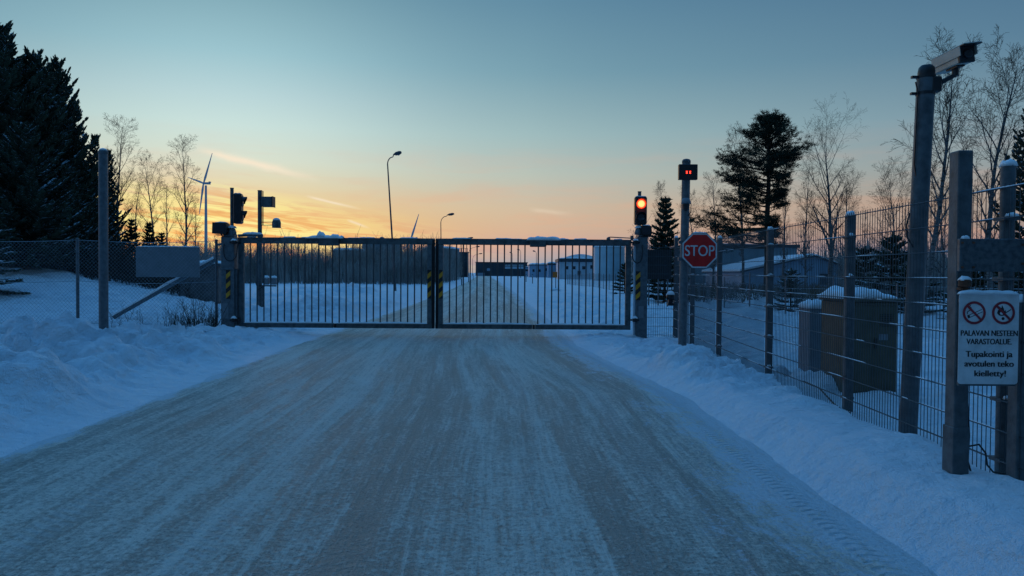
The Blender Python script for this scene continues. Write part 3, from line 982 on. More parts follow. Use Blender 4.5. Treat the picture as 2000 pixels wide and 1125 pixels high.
def gate_post(side, label):
    Y = GY_
    t = thing('gate_post', label, 'gate post', (gx(450) if side == 'L' else gx(1250), Y, gz(gx(450) if side == 'L' else gx(1250), Y) - 0.15), 0, 'posts of the steel gate')
    m = MB()
    if side == 'L':
        x0, x1 = gx(437), gx(462.5)
        m.span((x0, Y - 0.17, -0.2), (x1, Y + 0.17, zz(450, 463)), 0.01)
        m.span((x1 + 0.002, Y - 0.12, -0.2), (gx(466), Y + 0.1, zz(450, 525)), 0.004)
    else:
        x0, x1 = gx(1241), gx(1262)
        m.span((x0, Y - 0.17, -0.2), (x1, Y + 0.17, zz(1250, 463)), 0.01)
    m.build('column', M_galv, t)
    m = MB()
    if side == 'L':
        m.span((x0 - 0.01, Y - 0.19, zz(450, 527)), (x1 - 0.005, Y - 0.172, zz(450, 524.5)), 0)
        m.snow(((x0 + x1) / 2, Y - 0.18, zz(450, 524.5)), 0.3, 0.03, 0.015, 2, 10, 3)
        m.build('ledge', M_galv, t)
        m = MB()
        m.span((x0 + 0.03, Y - 0.176, zz(450, 621)), (x0 + 0.17, Y - 0.172, zz(450, 592)), 0)
        m.build('label_plate', M_grey, t)
        hazard(t, gx(447), gx(455.5), Y - 0.178, zz(450, 583), zz(450, 527.5))
    else:
        m.tube([(gx(1239), Y - 0.05, -0.2), (gx(1239), Y - 0.05, zz(1240, 470))], 0.035, 10)
        m.build('pivot_tube', M_bllight, t)
        m = MB()
        m.span((gx(1245), Y - 0.176, zz(1250, 620)), (gx(1255), Y - 0.172, zz(1250, 597)), 0)
        m.build('label_plate', M_grey, t)
        hazard(t, gx(1239), gx(1248), Y - 0.178, zz(1244, 586), zz(1244, 530))
    # hinges with a little snow
    for py in (474, 624):
        m = MB()
        hxp = gx(463 if side == 'L' else 1238)
        z = zz(463 if side == 'L' else 1238, py)
        m.lathe([(0.055, -0.04), (0.055, 0.04)], (hxp, Y - 0.20, z), 14)
        m.span((hxp - 0.1, Y - 0.20, z - 0.02), (hxp + 0.1, Y - 0.03, z + 0.015), 0.004)
        h = m.build('hinge', M_black, t)
        m = MB()
        m.snow((hxp, Y - 0.20, z + 0.035), 0.12, 0.1, 0.05, py, 8, 8, p=2)
        m.build('snow', M_snowcap, h, smooth=True)
    # looped cable
    m = MB()
    xa, xb = (gx(444), gx(470)) if side == 'L' else (gx(1231), gx(1251))
    zt_, zb_ = (zz(457, 486), zz(457, 510)) if side == 'L' else (zz(1240, 490), zz(1240, 514))
    pts = []
    for k in range(13):
        a = PI * k / 12
        pts.append((xa + (xb - xa) * (1 - math.cos(a)) / 2, Y - 0.22 - 0.02 * math.sin(a), zt_ + (zb_ - zt_) * math.sin(a) ** 0.7))
    m.tube([(xa, Y - 0.20, zt_ + 0.1)] + pts + [(xb, Y - 0.16, zt_ + 0.12)], 0.013, 8)
    auto_smooth(m.build('cable', M_black, t))
    # cap fittings
    m = MB()
    c = (x0 + x1) / 2
    zt = zz(450 if side == 'L' else 1250, 463)
    m.span((x0 + 0.04, Y - 0.15, zt), (x1 - 0.02, Y + 0.1, zt + 0.07), 0.012)
    m.tube([(x0 - 0.10, Y - 0.1, zt - 0.18), (x0 + 0.01, Y - 0.1, zt - 0.16)], 0.025, 8)
    m.build('junction_fitting', M_galv, t)
    m = MB()
    m.lathe([(0.09, 0), (0.095, 0.05), (0.07, 0.13), (0.03, 0.16)], (gx(456) if side == 'L' else gx(1245), Y - 0.08, zt + 0.05), 14)
    cp = m.build('dome_fitting', M_galv, t)
    m = MB()
    m.snow((gx(456) if side == 'L' else gx(1245), Y - 0.08, zt + 0.2), 0.17, 0.17, 0.06, 4, 8, 8, p=2)
    m.build('snow', M_snowcap, cp, smooth=True)
    return t


gate_post('L', 'thick left gate post with hazard tape, cable loop and tall signal pole on top')
gate_post('R', 'thick right gate post with hazard tape standing under the lit traffic light')


def lamp_box(px0, px1, py0, py1, label, face):
    """small beacon or floodlight housing on a bracket at the head of a gate post"""
    Y = GY_ - 0.12
    a, b = W(px0, py1, Y), W(px1, py0, Y)
    c = (a + b) / 2
    t = thing('floodlight', label, 'floodlight', (c.x, Y, a.z), 0, 'floodlights on the gate posts')
    w, h = b.x - a.x, b.z - a.z
    m = MB()
    m.prism([(-w / 2, 0.02), (w / 2 * 0.8, 0), (w / 2, h * 0.25), (w / 2 * 0.85, h * 0.95), (-w / 2 * 0.95, h)], (c.x, Y + 0.12, a.z), (1, 0, 0), (0, 0, 1), 0.24)
    m.build('housing', M_black, t)
    m = MB()
    m.span((c.x - w * 0.42, Y - 0.126, a.z + h * 0.14), (c.x + w * 0.36, Y - 0.121, a.z + h * 0.86), 0.0)
    m.build('glass', M_win, t)
    m = MB()
    m.tube([(c.x, Y, a.z + 0.01), (c.x + face * 0.02, Y, a.z - 0.05), (c.x + face * 0.22, Y, a.z - 0.07)], 0.02, 8)
    m.span((c.x - w * 0.3, Y - 0.09, a.z - 0.02), (c.x + w * 0.5, Y + 0.09, a.z - 0.003), 0.004)
    m.build('bracket', M_black, t)
    m = MB()
    m.snow((c.x, Y, b.z - 0.005), w * 0.8, 0.2, 0.025, 3, 8, 6)
    m.build('snow', M_snowcap, t, smooth=True)


lamp_box(418, 447, 435, 458, 'dark floodlight housing on a bracket left of the left gate post', 1)
lamp_box(1251, 1272, 441, 461, 'dark floodlight housing on the right gate post beneath the lit signal', -1)


# ------------------------------------------------------------------ traffic signals
def signal(loc, rotz, label, lit, hh=0.64, w=0.275, with_pole=1.0):
    t = thing('traffic_light', label, 'traffic light', loc, rotz, 'two-lamp traffic lights above the gate posts')
    m = MB()
    m.tube([(0, 0.10, -0.32), (0, 0.10, with_pole)], 0.04, 12)
    m.tube([(0, 0.10, with_pole), (0, 0.10, with_pole + 0.015)], 0.046, 12)
    auto_smooth(m.build('pole', M_galvd, t, local=True))
    m = MB()
    m.span((-w / 2, -0.13, 0.0), (w / 2, 0.055, hh), 0.03)
    m.span((-0.05, 0.056, hh * 0.2), (0.05, 0.075, hh * 0.28), 0)
    m.span((-0.05, 0.056, hh * 0.72), (0.05, 0.075, hh * 0.8), 0)
    auto_smooth(m.build('housing', M_black, t, local=True), 30)
    for i, zc in enumerate((hh * 0.735, hh * 0.265)):
        ax = Matrix.Rotation(PI / 2, 3, 'X')
        m = MB()
        m.lathe([(0.112, 0), (0.112, 0.012), (0.100, 0.014), (0.098, 0.004)], (0, -0.131, zc), 28, ax)
        on = lit and i == 0
        rim = m.build('lens_ring', M_redglow if on else M_black, t, local=True)
        m = MB()
        m.lathe([(0.001, 0.022), (0.05, 0.020), (0.082, 0.012), (0.097, 0.002)][::-1], (0, -0.131, zc), 28, ax)
        if on:
            lens = m.build('lens', M_redlamp2, t, local=True, smooth=True)
            m = MB()
            m.lathe([(0.074, 0.0165), (0.05, 0.024), (0.001, 0.026)], (0, -0.131, zc), 28, ax)
            m.build('lit_core', M_redlamp, lens, local=True, smooth=True)
            gl = bpy.data.lights.new('signal_glow', 'POINT')
            gl.energy = 1.8
            gl.color = (1.0, 0.10, 0.03)
            gl.shadow_soft_size = 0.07
            go = bpy.data.objects.new('signal_glow', gl)
            COL.objects.link(go)
            go.parent = t
            go.location = (0, -0.22, zc)
        else:
            lens = m.build('lens', M_win, t, local=True, smooth=True)
        # hood: open sleeve over the upper part
        m = MB()
        n = 18
        b0 = len(m.v)
        for k in range(n + 1):
            a = -0.35 + (PI + 0.7) * k / n
            d = 0.10 * (0.35 + 0.65 * max(0, math.sin(a)) ** 0.8)
            for r in (0.113, 0.119):
                m.v.append(Vector((r * math.cos(a), -0.131, zc + r * math.sin(a))))
                m.v.append(Vector((r * math.cos(a), -0.131 - d, zc + r * math.sin(a))))
        for k in range(n):
            q = b0 + 4 * k
            m.face([q, q + 1, q + 5, q + 4])
            m.face([q + 2, q + 6, q + 7, q + 3])
            m.face([q + 1, q + 3, q + 7, q + 5])
        m.face([b0, b0 + 2, b0 + 3, b0 + 1])
        e = b0 + 4 * n
        m.face([e, e + 1, e + 3, e + 2])
        m.build('visor', M_black, t, local=True, smooth=False)
    m = MB()
    m.snow((0, -0.04, hh - 0.004), w * 0.9, 0.16, 0.02, 7, 8, 6)
    m.build('snow', M_snowcap, t, local=True, smooth=True)
    return t


p = W(1250, 439.5, GY_ - 0.05)
signal((p.x, p.y, p.z), 0.0, 'front-facing traffic light glowing red above the right gate post', True, with_pole=0.76)
p = W(462, 437, GY_ - 0.05)
signal((p.x, p.y, p.z), math.radians(98), 'unlit traffic light seen side-on above the left gate post', False, hh=0.68, with_pole=0.80)


# ------------------------------------------------------------------ reader pole behind the left leaf
def reader_pole():
    Y = 22.0
    x = gx(507.5, Y)
    z0 = gz(x, Y)
    t = thing('equipment_pole', 'steel pole with a small box and two-armed reader, rising behind the left gate leaf', 'pole', (x, Y, z0))
    zt = W(507, 373, Y).z
    m = MB()
    m.tube([(x, Y, z0 - 0.3), (x, Y, zt)], 0.062, 14)
    m.tube([(x, Y, zt), (x, Y, zt + 0.02)], 0.068, 14)
    auto_smooth(m.build('pole', M_galvd, t))
    m = MB()
    m.tube([(gx(513.5, Y), Y, W(513, 440, Y).z), (gx(513.5, Y), Y, W(513, 373, Y).z)], 0.016, 8)
    m.build('thin_mast', M_black, t)
    a, b = W(512, 404, Y - 0.1), W(533, 384.5, Y - 0.1)
    m = MB()
    m.span((a.x, Y - 0.2, a.z), (b.x, Y + 0.06, b.z), 0.01)
    q = m.build('display_box', M_galvd, t)
    m = MB()
    m.span((b.x, Y - 0.21, a.z - 0.01), (b.x + 0.02, Y + 0.07, b.z + 0.01), 0.003)
    m.build('rim', M_black, q)
    m = MB()
    for py in (434, 440):
        m.tube([(x, Y - 0.04, W(510, py, Y).z), (gx(533, Y), Y - 0.04, W(533, py, Y).z)], 0.010, 6)
    m.build('arm', M_black, t)
    m = MB()
    c = W(540, 445, Y - 0.04)
    m.lathe([(0.125, 0), (0.128, 0.15), (0.11, 0.22), (0.07, 0.255), (0.02, 0.262)], c, 18)
    rd = m.build('reader', M_galvd, t, smooth=False)
    m = MB()
    m.lathe([(0.112, 0.215), (0.10, 0.25), (0.06, 0.285), (0.01, 0.295)], c, 14)
    m.build('snow', M_snowcap, rd, smooth=True)
    for px, w_ in ((521, 0.15), (535.5, 0.17)):
        m = MB()
        a = W(px, 556, Y - 0.15)
        m.span((a.x - w_ / 2, Y - 0.25, a.z), (a.x + w_ / 2, Y - 0.1, a.z + 0.19), 0.02)
        bx = m.build('intercom', M_grey, t)
        m = MB()
        m.snow((a.x, Y - 0.175, a.z + 0.188), w_, 0.15, 0.07, px, 8, 8)
        m.build('snow', M_snowcap, bx, smooth=True)
    m = MB()
    z = W(520, 558, Y).z
    m.tube([(x, Y - 0.06, z), (gx(543, Y), Y - 0.17, z)], 0.02, 8)
    m.tube([(gx(504, Y), Y - 0.07, z + 0.22), (gx(503, Y), Y - 0.12, z + 0.05), (gx(508, Y), Y - 0.15, z - 0.12), (gx(517, Y), Y - 0.17, z - 0.02)], 0.014, 8)
    m.build('bracket', M_black, t)
    m = MB()
    m.tube([(gx(515, Y), Y - 0.1, z), (gx(515, Y), Y - 0.1, z0 - 0.1)], 0.025, 8)
    m.build('conduit', M_galvd, t)


reader_pole()


# ------------------------------------------------------------------ plain pole on the left verge
def left_pole():
    Y = 13.3
    b = W(202.5, 680, Y)
    tp = W(201.5, 297, Y)
    t = thing('steel_pole', 'tall plain galvanised pole standing alone in the snow on the left verge', 'pole', (b.x, Y, gz(b.x, Y)))
    m = MB()
    m.tube([(b.x, Y, -0.3), (tp.x, Y, tp.z)], 0.078, 20)
    auto_smooth(m.build('shaft', M_galv, t))
    m = MB()
    m.lathe([(0.083, -0.03), (0.083, 0.01), (0.06, 0.035), (0.02, 0.045)], (tp.x, Y, tp.z), 16)
    m.build('cap', M_galvd, t)
    m = MB()
    m.lathe([(0.07, 0.03), (0.055, 0.055), (0.02, 0.068)], (tp.x, Y, tp.z), 12)
    m.build('snow', M_snowcap, t, smooth=True)


left_pole()


# ------------------------------------------------------------------ chain-link fence on the left
def chain_fence():
    Y = 17.05
    x1 = gx(421.5, Y)
    t = thing('chain_link_fence', 'sagging grey chain-link fence with thin posts on the left of the gate', 'fence', (x1, Y, gz(x1, Y)))
    x0 = -15.6
    top = 2.14
    pxs = [421.5, 150.0]
    posts = [gx(421.5, Y), gx(150, Y), gx(150, Y) - 3.2, gx(150, Y) - 6.4]
    for i, x in enumerate(posts):
        m = MB()
        zt = zz(421, 471, Y) + 0.0 if i == 0 else W(150, 468, Y).z
        m.tube([(x, Y + 0.03, gz(x, Y) - 0.3), (x, Y + 0.03, zt)], 0.036 if i else 0.032, 10)
        p_ = auto_smooth(m.build('post', M_galv, t))
        m = MB()
        m.lathe([(0.042, 0), (0.036, 0.03), (0.012, 0.045)], (x, Y + 0.03, zt), 10)
        m.build('cap', M_galvd, p_)
    # mesh of crossed diagonal wires
    m = MB()
    pitch, r = 0.088, 0.0023
    xa, xb = x0, x1
    zb = 0.22
    H = top - zb

    def wob(x, z):
        return 0.02 * math.sin(x * 1.7) + 0.015 * math.sin(x * 4.1 + z)

    def seg(xs, dirn):
        # wire from bottom at xs going up with slope 1 toward dirn
        pts = []
        for k in range(4):
            h = H * k / 3
            x = xs + dirn * h
            pts.append((x, h))
        q = []
        for x, h in pts:
            sag = -0.05 * math.sin(PI * ((x - posts[1]) / 3.2 % 1.0)) * (h / H)
            gb = gz(x, Y) - 0.02
            q.append((x, Y + wob(x, h), max(gb, zb - 0.06 * 0) + (top + sag - max(gb, zb)) * h / H))
        return q

    n = int((xb - xa + H) / pitch) + 2
    for i in range(n):
        for dirn in (1, -1):
            xs = (xa - H if dirn == 1 else xa) + i * pitch
            q = seg(xs, dirn)
            q = [c for c in q]
            # clip to the fence ends
            out = []
            for a, b in zip(q[:-1], q[1:]):
                if max(a[0], b[0]) <= xa or min(a[0], b[0]) >= xb:
                    continue
                a_, b_ = Vector(a), Vector(b)
                for lim, side in ((xb, 1), (xa, -1)):
                    for w in (0, 1):
                        p_, o_ = (a_, b_) if w == 0 else (b_, a_)
                        if (p_.x - lim) * side > 0:
                            tt = (lim - o_.x) / (p_.x - o_.x)
                            nn = o_.lerp(p_, tt)
                            if w == 0:
                                a_ = nn
                            else:
                                b_ = nn
                out.append((a_, b_))
            for a_, b_ in out:
                if (a_ - b_).length > 0.01:
                    m.tube([a_, b_], r, 3, caps=False)
    m.build('chain_mesh', M_chain, t)
    m = MB()
    for zz_ in (top, 1.2, zb):
        pts = []
        k = 60
        for i in range(k + 1):
            x = xa + (xb - xa) * i / k
            pts.append((x, Y + wob(x, 1), zz_ - 0.05 * abs(math.sin(PI * (x - posts[1]) / 3.2)) * (zz_ > 0.5)))
        m.tube(pts, 0.005, 4, caps=False)
    m.build('tension_wire', M_chain, t)


chain_fence()


# ------------------------------------------------------------------ parked boom barrier behind it
def boom():
    Y = 19.0
    a, b = W(206, 628, Y), W(423, 505, Y)
    t = thing('boom_barrier', 'raised steel barrier pole carrying a blank snow-edged panel, behind the chain-link fence', 'barrier', (a.x, Y, gz(a.x, Y)))
    a = a + (a - b) * 0.06
    m = MB()
    m.tube([a, b], 0.062, 14)
    auto_smooth(m.build('boom_pole', M_galv, t))
    d = (b - a).normalized()
    m = MB()
    L = (b - a).length
    n = 26
    b0 = len(m.v)
    up = Vector((-d.z, 0, d.x))
    for i in range(n + 1):
        c = a + (b - a) * (0.06 + 0.93 * i / n)
        hgt = 0.02 + 0.025 * (0.5 + float(pnoise(np.array([i * 0.37]), np.array([2.2]))[0]))
        for q in range(7):
            an = PI * (0.12 + 0.76 * q / 6)
            r = 0.063 + hgt * math.sin(PI * q / 6)
            m.v.append(c + up * (r * math.sin(an)) + Vector((0, 1, 0)) * (r * math.cos(an)))
    for i in range(n):
        for q in range(6):
            k = b0 + i * 7 + q
            m.face([k, k + 1, k + 8, k + 7])
    m.build('snow', M_snowcap, t, smooth=True)
    Yp = 18.82
    p0, p1 = W(266, 541, Yp), W(390, 483, Yp)
    m = MB()
    m.span((p0.x, Yp - 0.02, p0.z), (p1.x, Yp + 0.0, p1.z), 0.004)
    pn = m.build('panel', M_grey, t)
    m = MB()
    m.snow(((p0.x + p1.x) / 2, Yp - 0.01, p1.z - 0.002), p1.x - p0.x, 0.05, 0.03, 3, 40, 4)
    m.build('snow', M_snowcap, pn, smooth=True)
    m = MB()
    for f in (0.25, 0.75):
        x = p0.x + (p1.x - p0.x) * f
        m.span((x - 0.03, Yp + 0.002, p0.z + 0.05), (x + 0.03, Yp + 0.03, p1.z - 0.05), 0)
    m.tube([(p1.x - 0.3, Yp + 0.03, p0.z + 0.1), (p1.x - 0.3, Y, p0.z + 0.12)], 0.03, 8)
    m.build('bracket', M_galvd, pn)


boom()


def shed():
    Y = 26.0
    a, b = W(352, 574, Y), W(427, 519, Y)
    t = thing('shed', 'low grey-brown shed half hidden behind the barrier panel', 'shed', ((a.x + b.x) / 2, Y + 0.9, gz(a.x, Y)))
    m = MB()
    m.span((a.x, Y, gz(a.x, Y) - 0.3), (b.x, Y + 1.8, b.z), 0.0)
    m.build('wall', M_brown2, t)
    m = MB()
    m.prism([(-0.1, 0), (b.x - a.x + 0.1, 0), (b.x - a.x + 0.1, 0.05), (-0.1, 0.10)], (a.x, Y + 1.95, b.z + 0.002), (1, 0, 0), (0, 0, 1), 2.1)
    rf = m.build('roof', M_galvd, t)
    m = MB()
    m.snow(((a.x + b.x) / 2, Y + 0.9, b.z + 0.07), b.x - a.x + 0.15, 2.0, 0.10, 5, 14, 10)
    m.build('snow', M_snowcap, rf, smooth=True)


shed()


# ------------------------------------------------------------------ speed display pole and stop sign
def speed_pole():
    Y = 12.5
    b, tp = W(1332, 700, Y), W(1340.5, 316, Y)
    t = thing('display_pole', 'slim steel pole with a black display showing small lit red digits, behind the stop sign', 'display pole', (b.x, Y, gz(b.x, Y)))
    m = MB()
    bot = b + (b - tp) * 0.08
    m.tube([bot, tp], 0.07, 18)
    auto_smooth(m.build('shaft', M_galv, t))
    m = MB()
    m.lathe([(0.074, -0.02), (0.074, 0.015), (0.055, 0.04), (0.02, 0.05)], tp, 14)
    m.build('cap', M_galvd, t)
    a, c = W(1325.5, 351, Y - 0.14), W(1362.5, 321, Y - 0.14)
    m = MB()
    m.span((a.x, Y - 0.16, a.z), (c.x, Y - 0.075, c.z), 0.008)
    d = m.build('display', M_black, t)
    m = MB()
    # two small lit seven-segment figures
    for k, px in enumerate((1341.5, 1348.0)):
        o = W(px, 336.5, Y - 0.165)
        w, h, s = 0.011, 0.020, 0.0085
        for (x0, z0, x1, z1) in ((-w, -h, -w + s, h), (w - s, -h, w, h), (-w, h - s, w, h), (-w, -h, w, -h + s)):
            m.span((o.x + x0, Y - 0.1635, o.z + z0), (o.x + x1, Y - 0.1615, o.z + z1), 0)
    m.build('digit', M_digit, d)
    # dome sensor strapped to the shaft
    q = W(1339.5, 398, Y - 0.09)
    m = MB()
    m.lathe([(0.02, -0.12), (0.055, -0.09), (0.062, -0.02), (0.06, 0.0)], (q.x, Y - 0.10, q.z), 16)
    sn = m.build('dome_sensor', M_black, t)
    m = MB()
    m.lathe([(0.075, 0.0), (0.08, 0.03), (0.06, 0.085), (0.02, 0.10)], (q.x, Y - 0.10, q.z), 16)
    m.build('hood', M_grey, sn, smooth=True)
    m = MB()
    m.tube([(q.x + 0.06, Y - 0.08, q.z + 0.08), (q.x + 0.095, Y - 0.06, q.z + 0.0), (q.x + 0.09, Y - 0.06, q.z - 0.14), (q.x + 0.05, Y - 0.06, q.z - 0.2)], 0.007, 6)
    m.build('cable', M_black, t)


speed_pole()


def stop_sign():
    Y = 12.36
    c = W(1366.5, 489.5, Y)
    R = 0.5 * 67.5 / FPX * Y / math.cos(PI / 8)
    t = thing('stop_sign', 'red octagonal stop sign with white lettering clamped to the slim pole', 'stop sign', (c.x, Y, c.z))
    oc = [(R * math.cos(PI / 8 + k * PI / 4), R * math.sin(PI / 8 + k * PI / 4)) for k in range(8)]
    m = MB()
    m.prism(oc, (c.x, Y, c.z), (1, 0, 0), (0, 0, 1), 0.004)
    m.build('plate', M_white, t)
    m = MB()
    m.prism([(a * 0.92, b * 0.92) for a, b in oc], (c.x, Y - 0.0042, c.z), (1, 0, 0), (0, 0, 1), 0.001)
    m.build('red_field', M_red, t)
    m = MB()
    add_text(m, 'STOP', (c.x, Y - 0.0068, c.z - 0.088), 0.49, 0.185, bold=0.012)
    m.build('lettering', M_white, t)
    # frame edge, back rails and clamps reaching the pole
    m = MB()
    for k in range(8):
        p0, p1 = oc[k], oc[(k + 1) % 8]
        m.tube([(c.x + p0[0], Y + 0.008, c.z + p0[1]), (c.x + p1[0], Y + 0.008, c.z + p1[1])], 0.008, 6)
    for dz in (-0.14, 0.14):
        m.span((c.x - 0.27, Y + 0.004, c.z + dz - 0.018), (c.x + 0.27, Y + 0.03, c.z + dz + 0.018), 0)
        m.span((c.x - 0.34, Y + 0.031, c.z + dz - 0.025), (c.x - 0.2, Y + 0.10, c.z + dz + 0.025), 0)
    m.build('back_frame', M_galv, t)
    m = MB()
    m.snow((c.x, Y + 0.006, c.z + R * math.cos(PI / 8) + 0.005), 0.24, 0.03, 0.018, 3, 10, 3)
    m.build('snow', M_snowcap, t, smooth=True)


stop_sign()


# ------------------------------------------------------------------ welded mesh fence along the right
FP = [(3.22, 2.45), (3.28, 4.93), (3.36, 7.40), (3.40, 9.80), (3.52, 12.6), (3.62, 14.9), (3.75, 17.0)]


def mesh_fence():
    t = thing('mesh_fence', 'tall welded wire mesh fence with galvanised posts along the right of the road', 'fence', (FP[0][0], FP[0][1], 0))
    ztop = {0: 2.1, 1: 2.18, 2: 2.045, 3: 2.04, 4: 2.06, 5: 2.05, 6: 2.28}
    ww = {1: 0.09, 2: 0.078, 3: 0.078, 4: 0.078, 5: 0.08, 6: 0.085, 0: 0.08}
    rr = random.Random(11)
    for i, (x, y) in enumerate(FP):
        m = MB()
        w = ww[i]
        zb = gz(x, y) - 0.3
        if i == 1:
            m.tube([(x, y, zb), (x, y, ztop[i])], 0.045, 16)
        else:
            m.span((x - w / 2, y - w / 2, zb), (x + w / 2, y + w / 2, ztop[i]), 0.006)
        p_ = m.build('post', M_galvd, t)
        if i == 1:
            auto_smooth(p_)
        m = MB()
        m.snow((x, y, ztop[i] - 0.004), w, w, 0.045, i, 8, 8, p=3)
        m.build('snow', M_snowcap, p_, smooth=True)
        # clamps with dabs of snow
        ms = MB()
        for k in range(1, 10, 2):
            z = 0.03 + 0.2 * k
            m = MB()
            m.span((x - w / 2 - 0.012, y - w / 2 - 0.012, z - 0.012), (x + w / 2 + 0.004, y + w / 2 + 0.012, z + 0.012), 0)
            m.build('clamp', M_galvd, p_)
            if rr.random() < 0.6:
                ms.snow((x - 0.01, y - w / 2 - 0.015, z + 0.011), 0.05 + 0.04 * rr.random(), 0.045, 0.022, k + i, 6, 4)
        tag(ms.build('snow', M_snowcap, p_, smooth=True), kind='stuff')
    for i in range(len(FP) - 1):
        (xa, ya), (xb, yb) = FP[i], FP[i + 1]
        A, B = Vector((xa, ya, 0)), Vector((xb, yb, 0))
        L = (B - A).length
        u = (B - A).normalized()
        off = Vector((-u.y, u.x, 0)) * 0.05
        if off.x > 0:
            off = -off
        m = MB()
        n = int(L / 0.05)
        top = 2.035
        for k in range(1, n):
            p_ = A + u * (L * k / n) + off
            m.tube([(p_.x, p_.y, -0.02), (p_.x, p_.y, top + 0.025)], 0.0034, 4, caps=False)
        for k in range(11):
            z = 0.03 + 0.2 * k
            for s in (-1, 1):
                o = off + Vector((-u.y, u.x, 0)) * (0.006 * s)
                a, b = A + o, B + o
                m.tube([(a.x, a.y, z), (b.x, b.y, z)], 0.0038, 4, caps=False)
        panel = m.build('mesh_panel', M_wire, t)
        m = MB()
        for k in range(11):
            z = 0.036 + 0.2 * k
            s0 = 0.0
            while s0 < L:
                ln = 0.1 + 0.9 * rr.random() ** 2
                if rr.random() < (0.55 if k < 8 else 0.2):
                    p_ = A + u * min(L - 0.05, s0 + ln / 2) + off
                    m.snow((p_.x, p_.y, z - 0.001), 0.009, ln, 0.0035 + 0.002 * rr.random(), k, 2, 5, -math.atan2(u.x, u.y))
                s0 += ln + 0.2 * rr.random()
        tag(m.build('snow', M_snowcap, panel), kind='stuff')
    # short return panel from the gate post
    xa, xb, y = gx(1262) + 0.02, FP[-1][0], 17.0
    m = MB()
    n = int((xb - xa) / 0.05)
    for k in range(1, n):
        x = xa + (xb - xa) * k / n
        m.tube([(x, y, 0.0), (x, y, 2.15)], 0.0034, 4, caps=False)
    for k in range(11):
        for s in (-1, 1):
            m.tube([(xa, y + 0.006 * s, 0.05 + 0.2 * k), (xb, y + 0.006 * s, 0.05 + 0.2 * k)], 0.0038, 4, caps=False)
    m.build('mesh_panel', M_wire, t)


mesh_fence()


def photocell():
    x, y = FP[-1]
    y -= 0.14
    c = W(1309.5, 597, y - 0.05)
    t = thing('photocell', 'small black dome reader with a snow cap fixed before the fence corner post', 'sensor', (c.x, y, c.z))
    m = MB()
    m.span((c.x - 0.07, y - 0.12, c.z - 0.0), (c.x + 0.07, y + 0.02, c.z + 0.06), 0.01)
    m.span((c.x - 0.05, y - 0.10, c.z + 0.062), (c.x + 0.05, y + 0.0, c.z + 0.14), 0.01)
    m.build('base', M_black, t)
    m = MB()
    m.lathe([(0.095, 0.14), (0.10, 0.20), (0.085, 0.26), (0.04, 0.30)], (c.x, y - 0.05, c.z), 18)
    m.build('dome', M_black, t, smooth=True)
    m = MB()
    m.lathe([(0.09, 0.25), (0.085, 0.285), (0.05, 0.33), (0.01, 0.34)], (c.x, y - 0.05, c.z), 16)
    m.build('snow', M_snowcap, t, smooth=True)
    m = MB()
    m.span((c.x + 0.072, y - 0.07, c.z + 0.05), (c.x + 0.28, y - 0.02, c.z + 0.10), 0.004)
    m.build('bracket', M_galv, t)


photocell()


